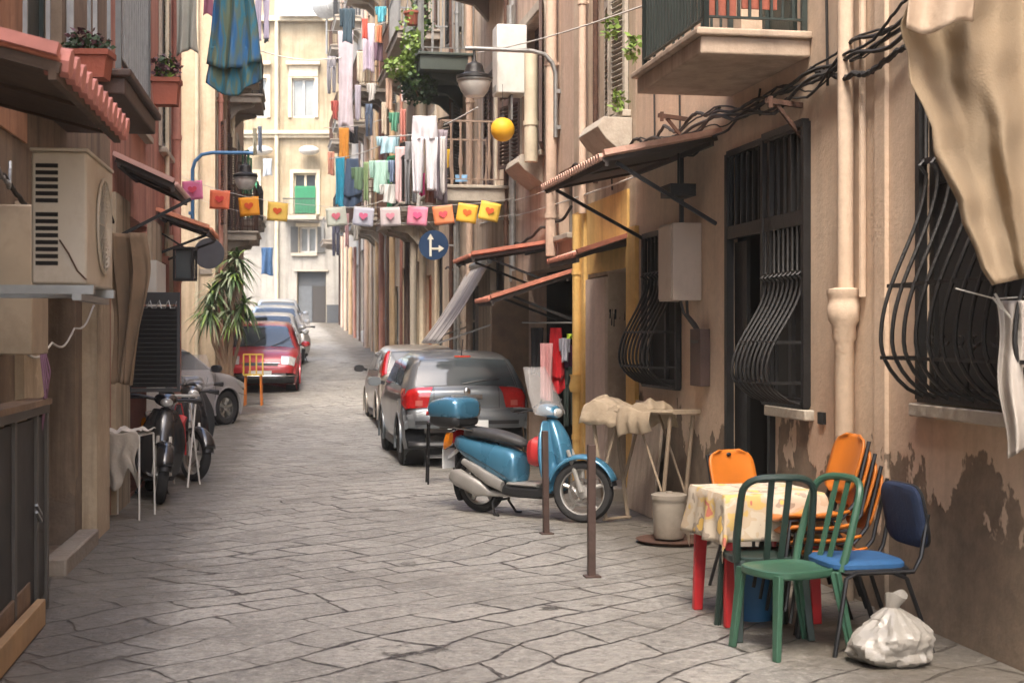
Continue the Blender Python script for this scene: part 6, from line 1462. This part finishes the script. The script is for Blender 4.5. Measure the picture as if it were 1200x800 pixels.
items = [
 ('sheet', 'white_sheet', 396, 414, 36, 152, 38, (.62, .55, .60), 'long pale lilac sheet hanging at the far balconies'),
 ('shirt', 'navy_jacket', 398, 416, 10, 50, 34, (.06, .10, .13), 'dark teal jacket hung high above the long lilac sheet'),
 ('sheet', 'orange_cloth', 397, 409, 150, 186, 37, (.62, .26, .04), 'orange cloth directly beneath the long lilac sheet'),
 ('sheet', 'teal_towel', 393, 404, 184, 242, 36, (.02, .26, .40), 'bright teal towel above the left of the pale flags'),
 ('dress', 'navy_dress', 402, 424, 186, 240, 35.6, (.05, .08, .14), 'navy printed dress next to the bright teal towel'),
 ('sheet', 'lilac_towel', 425, 439, 28, 84, 33, (.60, .52, .62), 'pale lilac towel beneath a small red cloth high on the right'),
 ('sheet', 'red_cloth', 424, 431, 22, 46, 32.6, (.55, .10, .07), 'small bright red cloth on the high line'),
 ('sheet', 'plum_towel', 438, 449, 50, 72, 32.4, (.12, .07, .10), 'plum coloured towel on the high line'),
 ('shirt', 'turquoise_shirt', 440, 453, 8, 26, 32, (.10, .38, .46), 'turquoise shirt at the top beside the climbing ivy'),
 ('sheet', 'orange_towel', 441, 448, 30, 50, 32.3, (.55, .2, .1), 'narrow orange towel under the turquoise shirt'),
 ('shirt', 'mint_cardigan', 433, 459, 188, 226, 31, (.30, .46, .40), 'mint green cardigan above the second pale flag'),
 ('shirt', 'light_blue_shirt', 441, 468, 160, 180, 30, (.32, .48, .54), 'light blue top over the grey trousers'),
 ('sheet', 'pink_towel', 463, 475, 172, 238, 29.5, (.52, .36, .36), 'dusty pink towel left of the grey trousers'),
 ('trousers', 'grey_trousers', 474, 490, 166, 240, 29, (.17, .17, .18), 'dark grey trousers hanging left of the big white shirt'),
 ('sheet', 'grey_towel', 488, 500, 182, 243, 28.2, (.44, .42, .38), 'light grey towel partly behind the big white shirt'),
 ('trousers', 'white_overalls', 482, 513, 136, 226, 20.6, (.70, .69, .72), 'large white overalls hanging in front of the right hand balconies'),
 ('sheet', 'magenta_cloth', 491, 498, 203, 229, 20.8, (.52, .04, .17), 'small magenta cloth showing below the white overalls'),
 ('sheet', 'brown_cloth', 498, 511, 215, 238, 20.9, (.16, .06, .04), 'dark red brown cloth at the foot of the white overalls'),
 ('shirt', 'off_white_blouse', 445, 468, 216, 238, 30.6, (.50, .50, .48), 'off white top just above the pale pink flag'),
 ('sheet', 'dark_towel', 409, 420, 148, 168, 38.6, (.05, .05, .06), 'small black towel to the right of the orange cloth'),
 ('shirt', 'green_shirt', 412, 428, 196, 222, 34.6, (.12, .20, .12), 'green and white shirt in front of the navy dress'),
 ('sheet', 'salmon_towel', 384, 392, 178, 205, 41, (.62, .30, .22), 'salmon towel furthest left of the distant washing'),
 ('trousers', 'striped_trousers', 383, 394, 66, 110, 42, (.34, .33, .36), 'grey striped trousers in the distance left of the long lilac sheet'),
 ('sheet', 'denim_cloth', 306, 320, 290, 322, 47, (.10, .20, .36), 'blue denim cloth hanging left of the far doorway'),
 ('sheet', 'pale_blue_towel', 308, 319, 186, 206, 50, (.45, .5, .55), 'pale blue towel on the far left balcony'),
 ('sheet', 'cream_towel', 418, 426, 60, 96, 36, (.58, .52, .42), 'cream towel between the lilac sheet and the lilac towel'),
 ('sheet', 'peach_towel', 452, 460, 92, 128, 33, (.58, .40, .30), 'peach towel below the ivy covered balcony'),
 ('shirt', 'white_vest', 430, 441, 98, 118, 34.2, (.62, .6, .58), 'white vest under the distant dark balcony'),
 ('sheet', 'yellow_cloth', 523, 527, 175, 196, 22.4, (.62, .42, .03), 'thin yellow cloth on the balustered balcony'),
]
for it in items:
    garment(it[0], it[1], it[2], it[3], it[4], it[5], it[6], cl(it[1], it[7]), it[8], grp=None, folds=2, amp=.035)
garment('sheet', 'grey_blanket', 508, 526, 152, 236, 20.9, cl('mauve_grey', (.27, .23, .25)), 'mauve grey blanket slung over the end of the balustered balcony', folds=3, amp=.06, yaw=.5)
garment('sheet', 'blue_cloth', 533, 548, 205, 213, 22.3, cl('washed_blue', (.16, .30, .46)), 'small blue cloth lying at the foot of the balustered rail', folds=1, amp=.02)
# the lines they hang from
for a, c, lab in (((180, -32, 15), (330, -24, 13.6), 'high washing line at the upper left'), ((384, 36, 38), (470, 20, 33), 'washing line at the height of the far balconies'), ((380, 150, 38), (470, 132, 36), 'pale washing line above the orange cloth'),
                  ((386, 186, 36), (470, 158, 29.6), 'washing line above the navy dress'), ((455, 160, 24), (560, 126, 19.6), 'washing line above the white overalls'), ((300, 58, 30), (400, 68, 29), 'thin line crossing before the end house'), ((395, 243, 36), (470, 226, 31), 'low pale line behind the flags')):
    p, q = at(*a), at(*c); b = MB().tube([p.lerp(q, k/8)-V((0, 0, .12*sin(pi*k/8))) for k in range(9)], .012, 5); tag(b.build('washing_line', M['rope'], None), lab, 'washing line')
# shop clothes hung outside
RGc = [('sheet', 'black_dress', 622, 637, 384, 440, 17.55, (.02, .02, .022), 'black dress hanging at the left of the shop doorway'), ('dress', 'red_dress', 641, 662, 384, 456, 17.45, (.62, .02, .03), 'bright red dress hanging in the shop doorway'),
       ('sheet', 'pink_lace', 633, 648, 402, 470, 17.3, (.50, .25, .25), 'pink translucent scarf in front of the red dress'), ('shirt', 'white_blouse', 655, 668, 396, 424, 17.4, (.55, .55, .62), 'white blouse right of the red dress'),
       ('dress', 'purple_dress', 661, 676, 404, 436, 17.5, (.12, .03, .09), 'purple dress by the yellow pipe'), ('trousers', 'dark_trousers', 660, 676, 430, 500, 17.5, (.03, .045, .04), 'dark trousers hanging below the purple dress'), ('sheet', 'green_scarf', 664, 676, 391, 397, 17.2, (.40, .55, .04), 'lime green scarf tied by the yellow pipe'),
       ('dress', 'maroon_dress', 716, 732, 380, 438, 15.6, (.28, .03, .06), 'maroon dress hanging in the mustard doorway'), ('shirt', 'dark_blouse', 714, 722, 362, 382, 15.3, (.02, .02, .02), 'black blouse at the top of the mustard doorway'), ('shirt', 'black_blouse', 725, 733, 362, 384, 15.35, (.02, .018, .02), 'second dark blouse at the right in the mustard doorway'), ('sheet', 'patterned_skirt', 715, 731, 438, 462, 15.4, (.4, .12, .1), 'red patterned skirt low in the mustard doorway')]
for it in RGc: garment(it[0], it[1], it[2], it[3], it[4], it[5], it[6], cl(it[1], it[7]), it[8], cat='garment', folds=2, amp=.03)
b = MB().tube([at(612, 378, 17.5), at(680, 378, 17.2)], .012, 6); tag(b.build('clothes_rail', M['galv'], None), 'steel rail across the shop doorway that carries the red dress', 'rail')
b = MB().tube([at(711, 360, 15.4), at(738, 360, 15.4)], .012, 6); tag(b.build('clothes_rail', M['galv'], None), 'rail of dark garments inside the mustard doorway', 'rail')

# big canvas flap at the top right
Lp = [(-60, 1085), (-30, 1074), (0, 1066), (30, 1055), (45, 1058), (62, 1064), (95, 1066), (125, 1082), (150, 1092), (180, 1094), (205, 1106), (235, 1122), (262, 1128), (290, 1142), (315, 1150), (334, 1163)]
def lp(y):
    for (a, b_), (c, d) in zip(Lp[:-1], Lp[1:]):
        if a <= y <= c: return b_+(d-b_)*(y-a)/(c-a)
    return Lp[-1][1]
m_can = mat('tan_awning_canvas', (.27, .205, .135, 1), .9, 0, .16, 2, .25, 90, dirt=.25, dcol=(.22, .14, .07, 1))
def cur(u, v):
    y = -60+394*v; x0 = lp(y); x = x0+(1245-x0)*u; yy = y-(18*u*v)*(1 if v > .9 else 1)
    d = .09*sin(u*12-v*3.2)*(1-.3*v)+.02*sin(u*27+v*4)+.035*mn.noise(V((u*8, v*5, 2)))
    return at(x, yy, 6.3+d+.25*u)
o = MB().grid(80, 60, cur).build('canvas_curtain', m_can, None, solid=.004); tag(o, 'large tan canvas awning flap hanging in folds at the top right corner', 'awning')
def val(u, v):
    x = 1062+78*u; y = -60+v*(92+8*sin(u*5.5)); return at(x+ (8*(1-v)), y, 6.16+.05*sin(u*7)-.03*v)
o = MB().grid(30, 14, val).build('awning_valance', mat('pale_canvas', (.42, .32, .235, 1), .8, 0, .12, 4, .3, 22), None, solid=.004); tag(o, 'pale scalloped valance above the tan canvas flap', 'awning')
def wc(u, v):
    xl = 1168+12*v**1.5+3*sin(v*9); x = xl+(1222-xl)*u; y = 352+185*v*(1-.12*u)-(18*(1-u)**2*(1-v)*0); return at(x, y, 6.55+.05*sin(u*9+v*2)+.02*sin(u*19))
o = MB().grid(40, 40, wc).build('white_cloth', mat('white_cotton', (.42, .38, .34, 1), .85, 0, .08, 5, .3, 24), None, solid=.004); tag(o, 'white cloth tied by a knotted corner at the right edge below the canvas flap', 'laundry')
b = MB().tube([at(1166, 344, 6.5), at(1176, 362, 6.5), at(1184, 372, 6.52)], .006, 6).tube([at(1163, 348, 6.5), at(1174, 362, 6.5)], .005, 6).tube([at(1120, 338, 6.4), at(1166, 350, 6.5), at(1240, 345, 6.6)], .0035, 5); tag(b.build('tie_cord', M['rope'], None), 'knotted white cord that holds the white cloth', 'cord')

# cables
def cab(side, pts, r, label, n=40, wob=.03, m=None, seed=1):
    n = n*2
    rr = random.Random(seed); P = [WP(side, y, o, z) for y, o, z in pts]; out = []
    for i in range(len(P)-1):
        for k in range(n//(len(P)-1)):
            q = k/(n//(len(P)-1)); p = P[i].lerp(P[i+1], q); s_ = p.y*2.6+seed*1.7; p.z += -.06*sin(pi*q)+wob*.55*sin(s_)+wob*.3*sin(s_*2.7)+rr.uniform(-wob, wob)*.06; out.append(p)
    out.append(P[-1]); t_ = MB().tube(out, r, 6); tag(t_.build('cable', m or M['cable'], None), label, 'cable')
cab('R', [(7.9, .05, 3.50), (9.7, .06, 3.42), (11.6, .06, 3.44), (14.0, .08, 3.5)], .014, 'thick black cable running under the right balcony', seed=1)
cab('R', [(7.9, .09, 3.44), (9.4, .09, 3.36), (11.6, .09, 3.38), (14.1, .08, 3.45)], .014, 'black cable looped just below the thick one', wob=.08, seed=2)
cab('R', [(7.9, .06, 3.58), (9.0, .10, 3.40), (11.4, .06, 3.30), (14.1, .06, 3.36)], .010, 'thin sagging cable under the right balcony', wob=.10, seed=3)
cab('R', [(8.2, .04, 3.30), (8.8, .10, 3.38), (9.6, .04, 3.46)], .018, 'frayed bundle of wires beside the downpipe', wob=.12, seed=4)
cab('R', [(11.5, .04, 3.46), (13.0, .05, 3.62), (14.1, .04, 3.52), (16.9, .04, 3.6)], .016, 'tangled cable above the large canopy', wob=.12, seed=5)
cab('R', [(16.9, .04, 3.2), (19, .05, 3.05), (23, .05, 2.98), (28, .05, 3.0)], .02, 'cable running along the far shops on the right', wob=.05, seed=6)
cab('L', [(7.6, .05, 2.62), (8.6, .08, 2.52), (9.6, .05, 2.58), (13.0, .05, 2.7)], .016, 'black cable above the air conditioner', wob=.1, seed=7)
cab('L', [(7.2, .05, 2.78), (8.0, .14, 2.55), (8.5, .05, 2.7)], .012, 'pale looped wire under the boarded canopy', wob=.16, seed=8, m=M['galv'])
cab('L', [(8.9, .06, 1.55), (9.6, .10, 1.6), (10.4, .12, 1.72), (11.3, .13, 1.9)], .008, 'pale wire slung across the dark hallway', wob=.02, seed=9, m=M['rope'])
for a, c, lab in (((560, 62, 20.5), (760, 5, 13), 'thin white wire from the street lamp to the upper right'), ((600, 236, 20.8), (720, 186, 14.3), 'grey wire above the yellow shop front'), ((562, 262, 24), (748, 206, 13.8), 'pale conduit sloping above the yellow shop')):
    p, q = at(*a), at(*c); b = MB().tube([p.lerp(q, k/8)-V((0, 0, .05*sin(pi*k/8))) for k in range(9)], .009, 5); tag(b.build('cable', M['rope'], None), lab, 'cable')
# rusty brackets left in the wall
for px, py, lab in ((940, 124, 'rusty iron bracket left in the wall above the tall grilled door'), (806, 140, 'short rusty bracket above the large canopy')):
    y = Yof('R', px); z = zat(py, y); b = MB(); b.bar(WP('R', y, 0, z), WP('R', y-.05, .28, z+.02), .035).bar(WP('R', y, 0, z-.22), WP('R', y-.03, .2, z), .025).bar(WP('R', y-.05, .25, z-.03), WP('R', y-.05, .25, z+.05), .03)
    tag(b.build('iron_bracket', M['rust'], None, smooth=0), lab, 'bracket')

def rg(u, v):
    w_ = .19*(1-.72*max(0, v-.25))*(1+.12*sin(v*7)); x = (u-.5)*2*w_+.03*sin(v*4)
    return (x, .05*sin(u*14+v*2)*(1-.3*v)+.02*sin(u*31), 2.5-1.22*v-.05*abs(u-.4)*v)
o = MB().grid(30, 30, rg).build('hanging_canvas', mat('tan_canvas', (.24, .165, .105, 1), .85, 0, .25, 6, .5, 14, dirt=.4), None, solid=.006, loc=WP('L', 11.6, .32, 0), rz=rad(-20)); tag(o, 'brown crumpled canvas hanging to a point on the tan wall', 'cloth')

for k in range(3):
    cab('R', [(7.7, .04+.02*k, 3.62-.05*k), (8.9, .06, 3.5-.045*k), (10.2, .05, 3.46-.03*k), (11.6, .05, 3.5-.04*k), (13.9, .06, 3.58-.05*k)], [.008, .013, .006, .010, .007, .011][k], ['upper wire of the tangle under the right balcony', 'stiff black wire second in the tangle under the right balcony', 'hair thin wire in the tangle under the right balcony', 'slack wire in the middle of the tangle under the right balcony', 'lower thin wire of the tangle under the right balcony', 'lowest heavy wire of the tangle under the right balcony'][k], wob=.05+.012*k, seed=20+k)
for k, (Y, z0, z1) in enumerate(((9.35, 3.3, 6), (10.6, 3.3, 3.5), (12.6, 3.4, 5.6), (13.4, 3.4, 6.2), (15.0, 3.2, 3.8))):
    b = MB().tube([WP('R', Y, .03, z0), WP('R', Y+.03, .035, (z0+z1)/2), WP('R', Y, .03, z1)], .01, 6); tag(b.build('cable', M['cable'], None), 'vertical wire clipped to the wall, %s from the downpipe on the right' % ['first', 'second', 'third', 'fourth', 'fifth'][k], 'cable')

more = [('shirt', 388, 397, 118, 140, 40, (.5, .12, .1), 'red shirt, small, low on the distant line left of the lilac sheet'), ('sheet', 416, 423, 100, 140, 37, (.45, .42, .5), 'grey lilac cloth just right of the long lilac sheet'), ('trousers', 428, 437, 122, 160, 36, (.12, .16, .24), 'dark denim trousers below the white vest'),
 ('sheet', 447, 454, 120, 158, 33.5, (.58, .5, .4), 'cream cloth below the small dark balcony'), ('shirt', 456, 468, 132, 154, 31.5, (.1, .3, .2), 'dark green shirt near the light blue top'), ('sheet', 469, 476, 128, 166, 30.5, (.5, .2, .16), 'brick red cloth above the dusty pink towel'),
 ('sheet', 404, 409, 250, 290, 42, (.5, .3, .3), 'faded rose cloth below the pale flags on the far right houses'), ('trousers', 389, 398, 262, 300, 45, (.1, .1, .14), 'black trousers hanging low near the far right houses'), ('shirt', 412, 422, 262, 282, 40, (.5, .48, .44), 'off white shirt under the pale flags'),
 ('sheet', 296, 301, 150, 182, 44, (.5, .45, .3), 'buff cloth on the distant left balcony'), ('sheet', 302, 307, 148, 178, 43, (.3, .34, .4), 'steel blue cloth on the distant left balcony'), ('shirt', 286, 294, 120, 140, 40, (.45, .15, .14), 'red shirt on the upper left far balcony'),
 ('sheet', 470, 480, 92, 120, 29, (.55, .45, .42), 'pale rose cloth behind the ivy'), ('sheet', 516, 522, 160, 226, 20.7, (.6, .58, .56), 'narrow white cloth beside the mauve grey blanket'), ('shirt', 455, 463, 188, 214, 29.8, (.15, .2, .3), 'navy shirt beside the mint green cardigan'), ('sheet', 426, 432, 190, 236, 33, (.2, .28, .14), 'olive cloth beside the navy printed dress')]
for i, (kd, x0, x1, y0, y1, Y, c, lab) in enumerate(more): garment(kd, {'shirt': 'shirt', 'sheet': 'towel', 'trousers': 'trousers'}[kd], x0, x1, y0, y1, Y, cl('extra_'+'abcdefghijklmnop'[i], c), lab, folds=2, amp=.035)
EXPO = 2.45
# ------------------------------------------------------------------ light, sky, camera
w = bpy.data.worlds.new('World'); SC.world = w; w.use_nodes = True
sky = w.node_tree.nodes.new('ShaderNodeTexSky'); sky.sky_type = 'NISHITA'; sky.sun_disc = False
SE, SR = 56, 192
sky.sun_elevation = rad(SE); sky.sun_rotation = rad(SR); sky.air_density = 1.0; sky.dust_density = 4; sky.ozone_density = .6
bg = w.node_tree.nodes['Background']; w.node_tree.links.new(sky.outputs[0], bg.inputs[0]); bg.inputs[1].default_value = .15
sun = bpy.data.lights.new('sun', 'SUN'); sun.energy = .85; sun.angle = rad(25); sun.color = (1, .93, .82)
so = bpy.data.objects.new('sun', sun); COL.objects.link(so)
# towards the sun: rotation 0 = +Y, clockwise seen from above
az = rad(SR); dv = V((sin(az)*cos(rad(SE)), cos(az)*cos(rad(SE)), sin(rad(SE))))
so.rotation_euler = dv.to_track_quat('Z', 'Y').to_euler()
cam = bpy.data.cameras.new('camera'); cam.lens = 36*F/1200; cam.sensor_width = 36; cam.clip_end = 1000; cam.shift_y = -(400-HY)/1200
cam.dof.use_dof = True; cam.dof.focus_distance = 12; cam.dof.aperture_fstop = 4.5
co = bpy.data.objects.new('camera', cam); COL.objects.link(co); co.location = (0, 0, CZ); co.rotation_euler = (rad(90), 0, 0); SC.camera = co
SC.view_settings.view_transform = 'Standard'; SC.view_settings.look = 'None'; SC.view_settings.exposure = EXPO
SC.cycles.max_bounces = 8; SC.cycles.diffuse_bounces = 5; SC.cycles.use_denoising = True

hz = MB().box2((-40, -3, -3), (30, 80, 24)); hm = bpy.data.materials.new('air'); hm.use_nodes = True; hn = hm.node_tree; hn.nodes.clear()
ho = hn.nodes.new('ShaderNodeOutputMaterial'); hv = hn.nodes.new('ShaderNodeVolumePrincipled'); hv.inputs['Density'].default_value = .0015; hv.inputs['Color'].default_value = (.95, .92, .86, 1); hv.inputs['Anisotropy'].default_value = .3
hn.links.new(hv.outputs[0], ho.inputs['Volume']); tag(hz.build('haze', hm, None, smooth=0), None, None, kind='stuff')

GR = {'laundry': 'washing hung over the street', 'canopy': 'canopies on the house fronts', 'scooter': 'parked scooters', 'car': 'cars parked along the street', 'building': 'houses lining the street', 'street lamp': 'bracket street lamps', 'cable': 'cables on the walls and overhead',
      'washing line': 'washing lines', 'garment': 'garments hung for sale', 'planter': 'terracotta planters', 'plant': 'small plants on ledges', 'drying rack': 'white drying racks', 'rail': 'clothes rails', 'bracket': 'old iron brackets', 'plank': 'boards at the gate', 'cabinet': 'wall boxes', 'cloth': 'loose cloths'}
for o in SC.objects:
    if o.parent is None and o.get('category') in GR and not o.get('group'): o['group'] = GR[o['category']]
